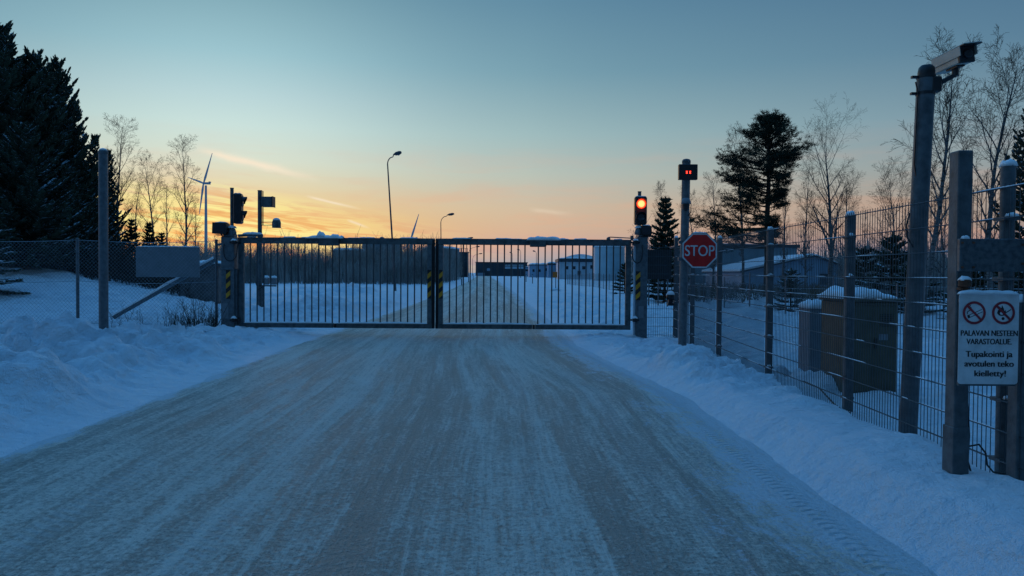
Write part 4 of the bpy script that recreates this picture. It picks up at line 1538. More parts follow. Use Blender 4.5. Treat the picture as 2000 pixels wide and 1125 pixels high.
# ------------------------------------------------------------------ camera pole
def camera_pole():
    Y = 6.35
    b, tp = W(1772, 866, Y), W(1809, 150, Y)
    t = thing('camera_pole', 'leaning galvanised pole behind the mesh fence, topped by a black cap', 'pole', (b.x, Y, gz(b.x, Y)))
    bot = b + (b - tp) * 0.1
    m = MB()
    m.tube([bot, tp], 0.072, 24)
    auto_smooth(m.build('shaft', M_galvd, t))
    ax = (tp - b).normalized().to_track_quat('Z', 'Y').to_matrix()
    m = MB()
    m.lathe([(0.066, 0.0), (0.068, 0.035), (0.062, 0.075), (0.045, 0.095), (0.01, 0.10)], tp, 24, ax)
    auto_smooth(m.build('cap', M_black, t))
    m = MB()
    for s in (0.0, -0.14):
        c = tp + (tp - b).normalized() * (s - 0.004)
        m.lathe([(0.077, -0.012), (0.077, 0.012)], c, 20, ax)
        m.box(c + Vector((-0.095, 0, 0.0)), (0.06, 0.03, 0.02))
    m.build('clamp', M_black, t)
    m = MB()
    c = tp + Vector((0.0, 0, 0))
    m.tube([(c.x - 0.10, Y - 0.02, c.z - 0.05), (c.x - 0.085, Y - 0.03, c.z - 0.14), (c.x - 0.09, Y - 0.03, c.z - 0.3), (c.x - 0.105, Y - 0.03, c.z - 0.75), (c.x - 0.08, Y - 0.03, c.z - 0.9)], 0.006, 6)
    lo = W(1777, 440, Y)
    m.tube([(lo.x - 0.03, Y - 0.05, lo.z + 0.1), (lo.x - 0.06, Y - 0.06, lo.z), (lo.x - 0.055, Y - 0.06, lo.z - 0.1), (lo.x + 0.0, Y - 0.06, lo.z - 0.19)], 0.007, 6)
    auto_smooth(m.build('cable', M_black, t))
    # the camera itself, looking away up the road to the right
    cc = W(1863, 118, Y - 0.05)
    cm = thing('security_camera', 'beige security camera with a long black sunshield on an arm at the pole top', 'camera', (cc.x, cc.y, cc.z))
    f = Vector((0.06, -1.0, 0.03)).normalized()
    side = f.cross(Vector((0, 0, 1))).normalized()
    up = side.cross(f)
    Rm = Matrix((side, f, up)).transposed() @ Matrix.Rotation(math.radians(7), 3, 'Y')
    m = MB()
    L, w, h = 0.34, 0.125, 0.125
    m.box(cc - f * 0.02, (w, L, h), Rm, 0.008)
    m.build('housing', M_camh, cm)
    m = MB()
    m.box(cc + f * 0.03 + up * (h / 2 + 0.009), (w + 0.03, L + 0.08, 0.010), Rm, 0.003)
    for s in (-1, 1):
        m.box(cc + f * 0.0 + up * (h * 0.22) + Rm @ Vector((s * (w / 2 + 0.010), 0, 0)), (0.005, L + 0.03, h * 0.6), Rm)
    m.build('sunshield', M_camh, cm)
    m = MB()
    m.box(cc + f * 0.152, (w + 0.008, 0.03, h + 0.008), Rm, 0.006)
    m.box(cc + f * 0.19 + up * (h / 2 + 0.002), (w + 0.034, 0.10, 0.006), Rm)
    m.lathe([(0.036, 0), (0.036, 0.02), (0.028, 0.024)], cc + f * 0.166, 18, Rm @ Matrix.Rotation(-PI / 2, 3, 'X'))
    m.build('front_glass', M_black, cm)
    m = MB()
    k0 = tp + Vector((0.06, -0.02, -0.07))
    k1 = cc - up * (h / 2 + 0.045) + f * 0.02
    m.tube([k0, k0 + Vector((0.05, 0, 0.015)), k1 - Vector((0.0, 0, 0.02))], [0.034, 0.022, 0.019], 10)
    m.tube([k1 - Vector((0, 0, 0.03)), k1 + up * 0.045], 0.026, 12)
    m.box(k1 + up * 0.036, (0.07, 0.14, 0.012), Rm)
    m.box(tp + Vector((0.055, -0.02, -0.075)), (0.09, 0.11, 0.13), None, 0.012)
    m.build('arm', M_black, cm)


camera_pole()


# ------------------------------------------------------------------ foreground post, bracket, warning sign
def foreground():
    Y = 4.68
    a = W(1868, 560, Y)
    x0, x1 = a.x, W(1897, 560, Y).x
    zt = W(1870, 293, Y).z
    t = thing('steel_post', 'thick square galvanised post at the right edge, holding a wide zinc bracket', 'post', ((x0 + x1) / 2, Y, gz(x0, Y)))
    m = MB()
    m.span((x0, Y, -0.1), (x1, Y + 0.105, zt), 0.006)
    m.build('shaft', M_galvd, t)
    m = MB()
    m.span((x0 - 0.008, Y - 0.008, gz(x0, Y) - 0.1), (x1 + 0.004, Y + 0.11, gz(x0, Y) + 0.30), 0.004)
    m.build('foot_sleeve', M_galvd, t)
    b0, b1 = W(1873, 530, Y - 0.03), W(2035, 467, Y - 0.03)
    m = MB()
    m.span((b0.x, Y - 0.035, b0.z), (b1.x, Y - 0.003, b1.z), 0.004)
    br = m.build('bracket_plate', M_galvplate, t)
    m = MB()
    for px, py in ((1880, 474), (1902, 474), (1880, 522), (1902, 522), (1998, 515), (1998, 478)):
        c = W(px, py, Y - 0.04)
        m.lathe([(0.008, 0), (0.008, 0.008)], (c.x, Y - 0.036, c.z), 6, Matrix.Rotation(PI / 2, 3, 'X'))
    m.build('bolt', M_rust, br)
    m = MB()
    m.snow((W(1881, 467, Y).x, Y - 0.02, b1.z - 0.002), 0.05, 0.04, 0.022, 2, 8, 6, p=2)
    m.build('snow', M_snowcap, br, smooth=True)
    # roller / hinge lug just above the sign
    c = W(1884, 553, Y - 0.04)
    m = MB()
    m.lathe([(0.012, -0.025), (0.036, -0.02), (0.036, 0.02), (0.012, 0.025)], (c.x, Y - 0.04, c.z), 18)
    m.span((c.x - 0.03, Y - 0.05, c.z - 0.045), (c.x + 0.02, Y - 0.003, c.z - 0.026), 0.003)
    lg = m.build('hinge_lug', M_rust, t)
    m = MB()
    m.snow((c.x, Y - 0.04, c.z + 0.016), 0.07, 0.06, 0.028, 6, 8, 8, p=2)
    m.build('snow', M_snowcap, lg, smooth=True)

    # warning sign
    Ys = 4.60
    s0, s1 = W(1870.5, 750, Ys), W(1991, 573, Ys)
    sg = thing('warning_sign', 'white warning board about smoking and open fire, fixed to the square post', 'sign', ((s0.x + s1.x) / 2, Ys, s0.z))
    wv = s1.x - s0.x
    hv = s1.z - s0.z
    r = 0.02
    pl = []
    for (cx, cz, a0) in ((wv - r, hv - r, 0), (r, hv - r, 90), (r, r, 180), (wv - r, r, 270)):
        for k in range(5):
            a_ = math.radians(a0 + 22.5 * k)
            pl.append((cx + r * math.cos(a_), cz + r * math.sin(a_)))
    m = MB()
    m.prism(pl, (s0.x, Ys + 0.003, s0.z), (1, 0, 0), (0, 0, 1), 0.003)
    m.build('board', M_white, sg)

    def at(px, py):
        q = W(px, py, Ys)
        return q.x, q.z
    yk = Ys - 0.0012
    m = MB()
    for body, pxc, pyb, wpx, hpx, bold in (("PALAVAN NESTEEN", 1932, 656.0, 111, 11.2, 0.04), ("VARASTOALUE.", 1931.5, 672.4, 88, 11.2, 0.04),
                                         ("Tupakointi ja", 1931.5, 697.2, 91, 12.2, 0.05), ("avotulen teko", 1931.5, 716.0, 96, 12.2, 0.05), ("kielletty!", 1933.5, 735.0, 61, 12.2, 0.05)):
        x, z = at(pxc, pyb)
        add_text(m, body, (x, yk, z), wpx / FPX * Ys, hpx / FPX * Ys, bold)
    m.build('lettering', M_ink, sg)
    k = Ys / FPX
    for j, (px, py) in enumerate(((1902.5, 611), (1959.5, 611))):
        cx, cz = at(px, py)
        R = 22.5 * k
        mk = MB()
        if j == 0:
            # cigarette with smoke
            ux, uz = math.cos(0.42), math.sin(0.42)

            def L_(a_, b_):
                return (cx + (a_ * ux - b_ * uz), cz + (a_ * uz + b_ * ux))
            for (a0, a1, b0_, b1_) in ((-R * 0.62, R * 0.72, -R * 0.02, R * 0.03), (-R * 0.62, R * 0.72, -R * 0.24, -R * 0.19), (-R * 0.66, -R * 0.45, -R * 0.24, R * 0.03)):
                add_poly(mk, [L_(a0, b0_), L_(a1, b0_), L_(a1, b1_), L_(a0, b1_)], yk)
            pts = [L_(-R * 0.6, R * 0.12), L_(-R * 0.5, R * 0.32), L_(-R * 0.2, R * 0.36), L_(-R * 0.05, R * 0.5), L_(-R * 0.2, R * 0.68), L_(-R * 0.02, R * 0.72)]
            for p0, p1 in zip(pts[:-1], pts[1:]):
                d = Vector((p1[0] - p0[0], p1[1] - p0[1]))
                nrm = Vector((-d.y, d.x)).normalized() * R * 0.035
                add_poly(mk, [(p0[0] - nrm.x, p0[1] - nrm.y), (p1[0] - nrm.x, p1[1] - nrm.y), (p1[0] + nrm.x, p1[1] + nrm.y), (p0[0] + nrm.x, p0[1] + nrm.y)], yk)
        else:
            fl = [(0.0, -0.32), (-0.26, -0.28), (-0.42, -0.08), (-0.36, 0.16), (-0.22, 0.28), (-0.24, 0.5), (-0.05, 0.36), (0.0, 0.62), (0.16, 0.30), (0.2, 0.1), (0.32, 0.2), (0.34, -0.06), (0.2, -0.28)]
            fl = [(x_ - 0.12, z_ + 0.05) for x_, z_ in fl]
            add_poly(mk, [(cx + a_ * R, cz + b_ * R) for a_, b_ in fl], yk)
            add_ring(mk, (cx - R * 0.02, yk - 0.0001, cz - R * 0.5), 0.001, R * 0.13, 14)
            add_poly(mk, [(cx + R * 0.25, cz - R * 0.02), (cx + R * 0.68, cz + R * 0.26), (cx + R * 0.65, cz + R * 0.33), (cx + R * 0.22, cz + R * 0.06)], yk)
        mk.build('pictogram', M_ink, sg)
        if j == 1:
            m2 = MB()
            add_poly(m2, [(cx + a_ * R * 0.42 - R * 0.08, cz + b_ * R * 0.42 - R * 0.06) for a_, b_ in fl], yk - 0.0006)
            m2.build('flame_core', M_white, sg)
        m = MB()
        add_ring(m, (cx, yk - 0.0012, cz), R * 0.79, R, 44)
        d = R * 0.86 / math.sqrt(2)
        w_ = R * 0.10
        add_poly(m, [(cx - d - w_ * 0.7, cz + d - w_ * 0.7), (cx + d - w_ * 0.7, cz - d - w_ * 0.7), (cx + d + w_ * 0.7, cz - d + w_ * 0.7), (cx - d + w_ * 0.7, cz + d + w_ * 0.7)], yk - 0.0016)
        m.build('prohibition_ring', M_dred, sg)
    m = MB()
    m.snow(((s0.x + s1.x) / 2, Ys + 0.012, s1.z - 0.008), wv, 0.05, 0.024, 8, 30, 5, p=5)
    m.build('snow', M_snowcap, sg, smooth=True)
    m = MB()
    for px in (1888, 1996):
        q = W(px, 755, Ys)
    q0 = W(1872, 752, Ys)
    m.span((s0.x + 0.01, Ys + 0.005, s0.z - 0.012), (s1.x - 0.005, Ys + 0.03, s0.z + 0.02), 0.002)
    m.span((s0.x + 0.01, Ys + 0.005, s1.z - 0.06), (s1.x - 0.005, Ys + 0.03, s1.z - 0.03), 0.002)
    m.build('back_rail', M_galvd, sg)

    # second post carrying the far end of the sign and bracket, at the frame's edge
    a = W(1991, 600, Y)
    t2 = thing('steel_post', 'dark square post cut off by the right edge, beside the warning board', 'post', (a.x + 0.05, Y, gz(a.x, Y)))
    m = MB()
    m.span((a.x, Y, -0.1), (a.x + 0.1, Y + 0.1, W(1991, 590, Y).z), 0.006)
    m.build('shaft', M_galvd, t2)
    m = MB()
    m.snow((a.x + 0.05, Y + 0.05, W(1991, 590, Y).z - 0.002), 0.1, 0.1, 0.04, 5, 8, 8)
    m.build('snow', M_snowcap, t2, smooth=True)

    # cables at the foot of the fence
    cb = MB()
    q = lambda px, py, y: W(px, py, y)
    cb.tube([q(1888, 690, 4.82), q(1889, 780, 4.82), q(1893, 850, 4.84), q(1890, 900, 4.84), q(1897, 925, 4.84)], 0.006, 6)
    cb.tube([q(1890, 872, 4.84), q(1912, 868, 4.84), q(1925, 885, 4.84), q(1928, 908, 4.82), q(1940, 922, 4.80), q(1975, 926, 4.82), q(2010, 918, 4.82)], 0.006, 6)
    o = cb.build('cable', M_black, origin=(2.9, 4.84, 0.3))
    tag(auto_smooth(o), 'black cable looping along the wires at the foot of the fence beside the square post', 'cable')
    cb = MB()
    cb.tube([q(1570, 745, 9.0), q(1600, 758, 8.6), q(1630, 790, 7.6), q(1652, 806, 7.3), (3.33, 7.28, 0.10), (3.30, 7.2, 0.02)], 0.009, 6)
    o = cb.build('hose', M_black, origin=(3.4, 8.0, 0.1))
    tag(auto_smooth(o), 'thin dark hose trailing through the snow under the mesh fence', 'hose')


foreground()


# ------------------------------------------------------------------ cabinets behind the fence
def cabinets():
    x0, x1, y0, y1, zt = 3.90, 4.475, 8.6, 9.35, 1.14
    t = thing('utility_cabinet', 'large brown utility cabinet with two humps of snow on top, behind the fence', 'cabinet', ((x0 + x1) / 2, (y0 + y1) / 2, 0))
    m = MB()
    m.span((x0, y0, -0.15), (x1, y1, zt), 0.012)
    bd = m.build('body', M_brown, t)
    m = MB()
    m.span((x0 - 0.02, y0 - 0.02, zt + 0.001), (x1 + 0.02, y1 + 0.02, zt + 0.035), 0.006)
    m.build('lid', M_brown, t)
    m = MB()
    m.span((x0 + 0.02, y0 - 0.012, 0.10), (x0 + 0.282, y0 - 0.002, zt - 0.05), 0.003)
    m.build('door', M_brown, t)
    m = MB()
    m.span((x0 + 0.292, y0 - 0.012, 0.10), (x1 - 0.02, y0 - 0.002, zt - 0.05), 0.003)
    d = m.build('door', M_brown, t)
    for k in range(7):
        v = MB()
        v.span((x0 + 0.36, y0 - 0.018, 0.86 + 0.022 * k), (x1 - 0.06, y0 - 0.0125, 0.868 + 0.022 * k), 0)
        v.build('vent_slat', M_black, d)
    v = MB()
    v.span((x1 - 0.22, y0 - 0.016, 0.70), (x1 - 0.12, y0 - 0.0125, 0.77), 0)
    v.build('label_plate', M_grey, d)
    m = MB()
    m.span((x0 + 0.305, y0 - 0.03, 0.6), (x0 + 0.325, y0 - 0.0125, 0.72), 0.003)
    m.build('handle', M_black, d)
    m = MB()
    m.snow((x0 + 0.20, (y0 + y1) / 2, zt + 0.033), 0.56, 0.74, 0.12, 3, 24, 20, p=4)
    m.snow((x1 - 0.16, (y0 + y1) / 2, zt + 0.033), 0.38, 0.72, 0.085, 8, 20, 20, p=4)
    m.build('snow_cap', M_snowcap, t, smooth=True)

    x0, x1, y0, y1, zt = 4.0, 4.27, 9.95, 10.35, 1.0
    t = thing('utility_cabinet', 'narrow grey utility cabinet with a snow cap, left of the brown one', 'cabinet', ((x0 + x1) / 2, (y0 + y1) / 2, 0))
    m = MB()
    m.span((x0, y0, -0.15), (x1, y1, zt), 0.01)
    m.build('body', M_grey, t)
    m = MB()
    m.span((x0 + 0.015, y0 - 0.01, 0.12), (x1 - 0.015, y0 - 0.002, zt - 0.04), 0.003)
    d = m.build('door', M_grey, t)
    m = MB()
    m.span((x1 - 0.05, y0 - 0.024, 0.55), (x1 - 0.035, y0 - 0.0105, 0.65), 0.002)
    m.build('handle', M_black, d)
    m = MB()
    m.snow(((x0 + x1) / 2, (y0 + y1) / 2, zt - 0.002), x1 - x0 + 0.03, y1 - y0 + 0.03, 0.10, 4, 12, 12, p=4)
    m.build('snow_cap', M_snowcap, t, smooth=True)


cabinets()


# ------------------------------------------------------------------ low wire fence beyond
def low_fence():
    pts = [(11.2, 12.0), (9.9, 15.0), (9.45, 18.2), (9.1, 21.0), (8.85, 24.0)]
    y = 27.0
    x = 8.65
    while y < 96:
        pts.append((x, y))
        y += 3.0
        x -= 0.062 if y < 47 else 0.085
    t = thing('wire_fence', 'low grey wire fence with thin posts beyond the mesh fence and along the far road', 'fence', (pts[0][0], pts[0][1], 0))
    m = MB()
    for i, (x, y) in enumerate(pts):
        g = gz(x, y)
        m2 = MB()
        m2.tube([(x, y, g - 0.2), (x, y, g + 1.28)], 0.022, 6)
        m2.build('post', M_galv, t)
    for i in range(len(pts) - 1):
        (xa, ya), (xb, yb) = pts[i], pts[i + 1]
        ga, gb = gz(xa, ya), gz(xb, yb)
        for h in (0.05, 0.3, 0.6, 0.9, 1.22):
            m.tube([(xa, ya, ga + h), (xb, yb, gb + h)], 0.005, 4, caps=False)
        n = 30 if ya < 40 else 22
        for k in range(1, n):
            f = k / n
            xx, yy = xa + (xb - xa) * f, ya + (yb - ya) * f
            g = ga + (gb - ga) * f
            m.tube([(xx, yy, g), (xx, yy, g + 1.22)], 0.0035, 3, caps=False)
    m.build('wire_mesh', M_chain, t)


low_fence()


def dark_board():
    Y = 30.0
    a, b = W(1262, 545, Y), W(1311, 488, Y)
    t = thing('spruce_dark_board', 'dark blank board on posts, added for the darkness of the small spruce right of the gate', 'board', ((a.x + b.x) / 2, Y, gz(a.x, Y)))
    m = MB()
    m.span((a.x, Y - 0.03, a.z), (b.x, Y + 0.0, b.z), 0.004)
    m.build('board', M_black, t)  # flat black sheet added to stand for the darkness low in the spruce
    for f in (0.12, 0.5, 0.88):
        x = a.x + (b.x - a.x) * f
        m = MB()
        m.tube([(x, Y + 0.04, gz(x, Y) - 0.2), (x, Y + 0.04, b.z - 0.05)], 0.03, 8)
        m.build('leg', M_galv, t)


dark_board()
# ------------------------------------------------------------------ far buildings
def block(name, label, cat, px0, px1, ptop, Y, depth, m_wall, snow=0.25, roof=0.2, base=None, group=None, over=0.3):
    a, b = W(px0, ptop, Y), W(px1, ptop, Y)
    z0 = gz((a.x + b.x) / 2, Y) - 0.4
    t = thing(name, label, cat, ((a.x + b.x) / 2, Y + depth / 2, z0 + 0.4), 0, group)
    m = MB()
    m.span((a.x, Y, z0), (b.x, Y + depth, a.z - roof), 0)
    m.build('wall', m_wall, t)
    m = MB()
    m.span((a.x - over, Y - over, a.z - roof + 0.003), (b.x + over, Y + depth + over, a.z), 0)
    rf = m.build('roof', M_bldark, t)
    if snow:
        m = MB()
        m.snow(((a.x + b.x) / 2, Y + depth / 2, a.z - 0.01), b.x - a.x + over, depth, snow, 3, 16, 8, p=8)
        m.build('snow', M_snowcap, rf, smooth=True)
    return t, a, b


def windows(t, m_win, Y, rects, name='window', frame=None):
    for (px0, py0, px1, py1) in rects:
        a, b = W(px0, py1, Y), W(px1, py0, Y)
        m = MB()
        m.span((a.x, Y - 0.08, a.z), (b.x, Y - 0.02, b.z), 0)
        m.build(name, m_win, t)


def tank(name, label, pxc, w_px, ptop, pdome, Y, m_wall, group=None, rail=False):
    c = W(pxc, ptop, Y)
    R = w_px / 2 / FPX * Y
    z0 = -0.5
    t = thing(name, label, 'storage tank', (c.x, Y + R, 0), 0, group)
    cy = Y + R
    m = MB()
    m.lathe([(R, z0), (R, c.z)], (c.x, cy, 0), 48)
    for k in range(1, 5):
        z = z0 + (c.z - z0) * k / 5
        m.lathe([(R, z - 0.12), (R + 0.05, z - 0.1), (R + 0.05, z + 0.1), (R, z + 0.12)], (c.x, cy, 0), 48)
    auto_smooth(m.build('shell', m_wall, t), 35)
    zd = W(pxc, pdome, Y).z
    m = MB()
    m.lathe([(R + 0.15, c.z - 0.1)] + [(R * math.cos(a) + 0.05, c.z + (zd - c.z) * math.sin(a)) for a in [PI / 2 * k / 8 for k in range(8)]] + [(0.3, zd)], (c.x, cy, 0), 48)
    m.build('snowy_roof', M_snowcap, t, smooth=True)
    m = MB()
    n = 40
    for k in range(n):
        a = 2 * PI * k / n
        x, y = c.x + R * math.cos(a), cy + R * math.sin(a)
        m.tube([(x, y, c.z), (x, y, c.z + 1.0)], 0.05, 4, caps=False)
    for h in (0.5, 1.0):
        m.tube([(c.x + R * math.cos(2 * PI * k / n), cy + R * math.sin(2 * PI * k / n), c.z + h) for k in range(n + 1)], 0.05, 4, caps=False)
    if rail:
        m.build('railing', M_galvd, t)
    m = MB()
    m.lathe([(0.9, zd - 0.3), (0.9, zd + 0.35), (0.2, zd + 0.6)], (c.x, cy, 0), 10)
    m.build('roof_vent', m_wall, t)
    # stair
    m = MB()
    k = 18
    pts = [(c.x + (R + 0.4) * math.cos(-PI / 2 - 0.9 + 1.2 * i / k), cy + (R + 0.4) * math.sin(-PI / 2 - 0.9 + 1.2 * i / k), z0 + (c.z - z0) * i / k) for i in range(k + 1)]
    m.tube(pts, 0.14, 5, caps=False)
    if not rail:
        m.build('stair', M_galvd, t)
    return t


tank('storage_tank', 'wide dark storage tank with a snowy domed roof behind the left leaf of the gate', 739, 78, 474.5, 463.5, 300, M_tankd)
tank('storage_tank', 'pale blue storage tank behind the right end of the gate', 1194, 62, 481, 477.5, 150, M_tank, rail=True)
tank('storage_tank', 'tall dark storage tank rising over the bare thicket just right of the gate centre', 858, 74, 485, 479.5, 215, M_tankd)
block('storage_building', 'dark flat building with snow on the roof just left of the wide domed tank', 'building', 648, 698, 489, 280, 20, M_tankd, 1.0)
t, a, b = block('process_tower', 'narrow dark tower block with a railing, right of the tall dark tank', 'tower', 893, 913, 492, 225, 5, M_bldark, 0)
m = MB()
for k in range(6):
    m.tube([(a.x + (b.x - a.x) * k / 5, 225, a.z), (a.x + (b.x - a.x) * k / 5, 225, a.z + 1.1)], 0.06, 4)
m.tube([(a.x, 225, a.z + 1.1), (b.x, 225, a.z + 1.1)], 0.06, 4)
m.tube([(b.x - 0.3, 226, a.z), (b.x - 0.3, 226, a.z + 2.6)], 0.12, 5)
m.tube([(a.x + 1.0, 226, a.z), (a.x + 1.0, 226, a.z + 4.3)], 0.07, 5)
m.build('railing', M_bldark, t)

t, a, b = block('warehouse', 'long dark flat-roofed building at the far end of the road', 'building', 929, 1030, 511.5, 330, 40, M_bldark, 0)
windows(t, M_pwin, 330, [(986 + 12.6 * k, 517, 997 + 12.6 * k, 519) for k in range(3)])
windows(t, M_bllight, 330, [(986 + 12.6 * k, 520.5, 997 + 12.6 * k, 525) for k in range(3)], 'loading_door')
windows(t, M_blblue, 330, [(933, 533, 947, 540), (951, 524, 957, 529)], 'door')
t, a, b = block('gatehouse', 'small dark blue gatehouse at the right end of the long dark building', 'building', 1025, 1034, 521, 300, 5, M_blblue, 0.2)
windows(t, M_win, 300, [(1026.5, 526, 1032, 530)])
t, a, b = block('workshop', 'low blue-walled building between the long dark building and the pale one', 'building', 1034, 1092, 517, 255, 20, M_blblue, 0.6)
windows(t, M_win, 255, [(1040, 526, 1044, 531), (1052, 526, 1056, 531), (1064, 524, 1068, 529), (1073, 530, 1080, 538)])
t, a, b = block('lean_to', 'little snow-roofed lean-to in front of the low blue-walled building', 'building', 1071, 1090, 514.5, 240, 8, M_blblue, 0.5, 0.5)
t, a, b = block('office_building', 'pale flat-roofed building with a thick dark eave and a row of windows', 'building', 1093, 1162, 505, 180, 14, M_bllight, 0.3, 0.8)
windows(t, M_win, 180, [(1104, 520, 1110, 526), (1118, 520, 1124, 526), (1137, 520, 1143, 526), (1153, 518, 1158, 525)])
windows(t, M_bldark, 180, [(1128, 529, 1134, 538)], 'door')


def dome_hall():
    Y = 225
    a, b, tp = W(1100, 507, Y), W(1168, 507, Y), W(1128, 497.5, Y)
    t = thing('snowy_hall', 'low hall with a rounded snow-covered roof behind the pale office building', 'building', ((a.x + b.x) / 2, Y + 9, 0))
    m = MB()
    m.span((a.x, Y, -0.4), (b.x, Y + 18, a.z), 0)
    m.build('wall', M_blblue, t)
    m = MB()
    n = 16
    pts = [(0, 0)]
    for k in range(n + 1):
        u = k / n
        pts.append(((b.x - a.x) * u, (tp.z - a.z) * math.sin(PI * u) ** 0.75 + 0.2))
    pts.append((b.x - a.x, 0))
    m.prism(pts, (a.x, Y + 18.2, a.z + 0.003), (1, 0, 0), (0, 0, 1), 18.4)
    m.build('roof', M_snowcap, t)


dome_hall()


def teal_hall():
    Y = 120
    t, a, b = block('industrial_hall', 'large windowless teal-grey hall behind the trunk of the tall pine', 'building', 1352, 1557, 476.5, Y, 30, M_teal, 0.25, 0.5)
    windows(t, M_bldark, Y, [(1500, 527, 1516, 541), (1400, 525, 1412, 541)], 'door')
    m = MB()
    for px in (1390, 1430, 1475, 1520):
        q = W(px, 500, Y)
        m.span((q.x - 0.12, Y - 0.06, -0.3), (q.x + 0.12, Y - 0.004, a.z - 0.55), 0)
    m.build('wall_rib', M_teal, t)


teal_hall()


def barn():
    Y = 62
    P = lambda px, py: W(px, py, Y)
    l, r = P(1452, 531), P(1642, 520)
    pk = P(1590, 501.5)
    t = thing('gabled_shed', 'blue corrugated shed with an uneven gable and snow along its left roof slope', 'building', (pk.x, Y + 6, 0))
    m = MB()
    z0 = -0.3
    m.prism([(l.x - pk.x, z0), (r.x - pk.x, z0), (r.x - pk.x, r.z), (0, pk.z), (l.x - pk.x, l.z)], (pk.x, Y + 12, 0), (1, 0, 0), (0, 0, 1), 12)
    m.build('wall', M_blblue, t)
    for (q0, q1, nm) in ((l, pk, 'roof'), (pk, r, 'roof')):
        m = MB()
        d = Vector((q1.x - q0.x, 0, q1.z - q0.z))
        n = Vector((-d.z, 0, d.x)).normalized()
        a0 = q0 - d.normalized() * (0.35 if q0 is l else 0.0)
        a1 = q1 + d.normalized() * (0.35 if q1 is r else 0.0)
        o = Vector((0, Y + 12.3, 0))
        pts = [(a0.x, a0.z + 0.004), (a1.x, a1.z + 0.004), (a1.x + n.x * 0.12, a1.z + n.z * 0.12), (a0.x + n.x * 0.12, a0.z + n.z * 0.12)]
        m.prism(pts, (0, Y + 12.3, 0), (1, 0, 0), (0, 0, 1), 12.6)
        rf = m.build(nm, M_bldark, t)
        m = MB()
        pts = [(p_[0] + n.x * 0.122, p_[1] + n.z * 0.122) for p_ in pts[:2]]
        hh = 0.16 if q0 is l else 0.10
        pts += [(pts[1][0] + n.x * hh - 0.05, pts[1][1] + n.z * hh), (pts[0][0] + n.x * hh + 0.05, pts[0][1] + n.z * hh)]
        m.prism(pts, (0, Y + 12.25, 0), (1, 0, 0), (0, 0, 1), 12.5)
        m.build('snow', M_snowcap, rf)
    windows(t, M_win, Y, [(1521, 538.5, 1534, 542), (1561, 538.5, 1577, 542.5)])
    windows(t, M_bldark, Y, [(1600, 535, 1622, 556)], 'door')


barn()


# ------------------------------------------------------------------ wind turbines
def turbine(px, py, Y, tips, label, nac):
    hub = W(px, py, Y)
    t = thing('wind_turbine', label, 'wind turbine', (hub.x, Y + 5, -0.5), 0, 'wind turbines on the horizon')
    m = MB()
    k = Y / FPX
    m.tube([(hub.x + 1.2 * k * nac, Y + 4, -1), (hub.x + 1.2 * k * nac, Y + 4, hub.z - 1.5)], [3.6 * k, 2.0 * k], 14, caps=False)
    auto_smooth(m.build('tower', M_turb, t))
    m = MB()
    m.tube([hub + Vector((0.5 * k * nac, 0, 0)), hub + Vector((11 * k * nac, 3, 0.3))], [2.2 * k, 2.4 * k], 8)
    m.span((hub.x + 9 * k * nac, Y + 1, hub.z + 2 * k), (hub.x + 11.5 * k * nac, Y + 4, hub.z + 4 * k), 0)
    m.build('nacelle', M_turb, t)
    m = MB()
    m.lathe([(0.3 * k, -1.5 * k), (1.8 * k, 0), (1.8 * k, 2 * k)], hub - Vector((1.5 * k * nac, 0, 0)), 12, Matrix.Rotation(PI / 2 * nac, 3, 'Y'))
    m.build('hub', M_turb, t)
    for (dx, dy, dz) in tips:
        tip = W(px + dx, py - dz, Y + dy * k)
        m = MB()
        m.tube([hub, hub.lerp(tip, 0.2), hub.lerp(tip, 0.6), tip], [1.3 * k, 2.2 * k, 1.4 * k, 0.5 * k], 5)
        m.build('blade', M_turb, t)


turbine(397.5, 358, 700, [(17, -18, 59), (-31, 50, 12), (-8, -22, -60)], 'white wind turbine silhouetted against the sunset on the left', 1)
turbine(802.5, 467, 1400, [(15.5, -8, 49), (-13, 44, -22), (-2, -44, -26)], 'distant wind turbine whose blade sticks up above the gate near its centre', 1)


# ------------------------------------------------------------------ street lamps
def street_lamp(pxb, pxt, ptop, Y, label, arm_px, head_px, r=0.07, side=1, detail=True):
    k = Y / FPX
    b = W(pxb, 540, Y)
    z0 = gz(b.x, Y)
    tp = W(pxt, ptop, Y)
    t = thing('street_lamp', label, 'street lamp', (b.x, Y, z0), 0, 'street lamps along the far road')
    m = MB()
    up0 = Vector((b.x, Y, z0 - 0.3))
    ax = W(pxt + side * arm_px, ptop - 0.0, Y)
    kn = Vector((tp.x, Y, tp.z - arm_px * 0.85 * k * 1.0))
    pts = [up0, up0.lerp(kn, 0.5), kn]
    for i in range(1, 7):
        a = PI / 2 * i / 6
        pts.append(Vector((tp.x + side * arm_px * 0.85 * k * (1 - math.cos(a)), Y, kn.z + (tp.z + 0.12 - kn.z) * math.sin(a))))
    pts.append(Vector((ax.x, Y, tp.z + 0.32)))
    m.tube(pts, [r * 1.3, r, r * 0.7] + [r * 0.6] * 7, 8)
    auto_smooth(m.build('pole', M_galvd, t))
    m = MB()
    h0 = Vector((ax.x, Y, tp.z + 0.30))
    h1 = Vector((ax.x + side * head_px * k, Y, tp.z + 0.46))
    m.tube([h0, h0.lerp(h1, 0.3), h0.lerp(h1, 0.75), h1], [r * 0.8, r * 2.1, r * 2.2, r * 1.2], 8)
    hd = m.build('lamp_head', M_bldark, t)
    m = MB()
    mid = h0.lerp(h1, 0.62) - Vector((0, 0, r * 1.7))
    m.lathe([(r * 0.8, -0.06), (r * 1.6, 0.0), (r * 1.6, 0.03)], mid, 10)
    m.build('lens', M_grey, hd)


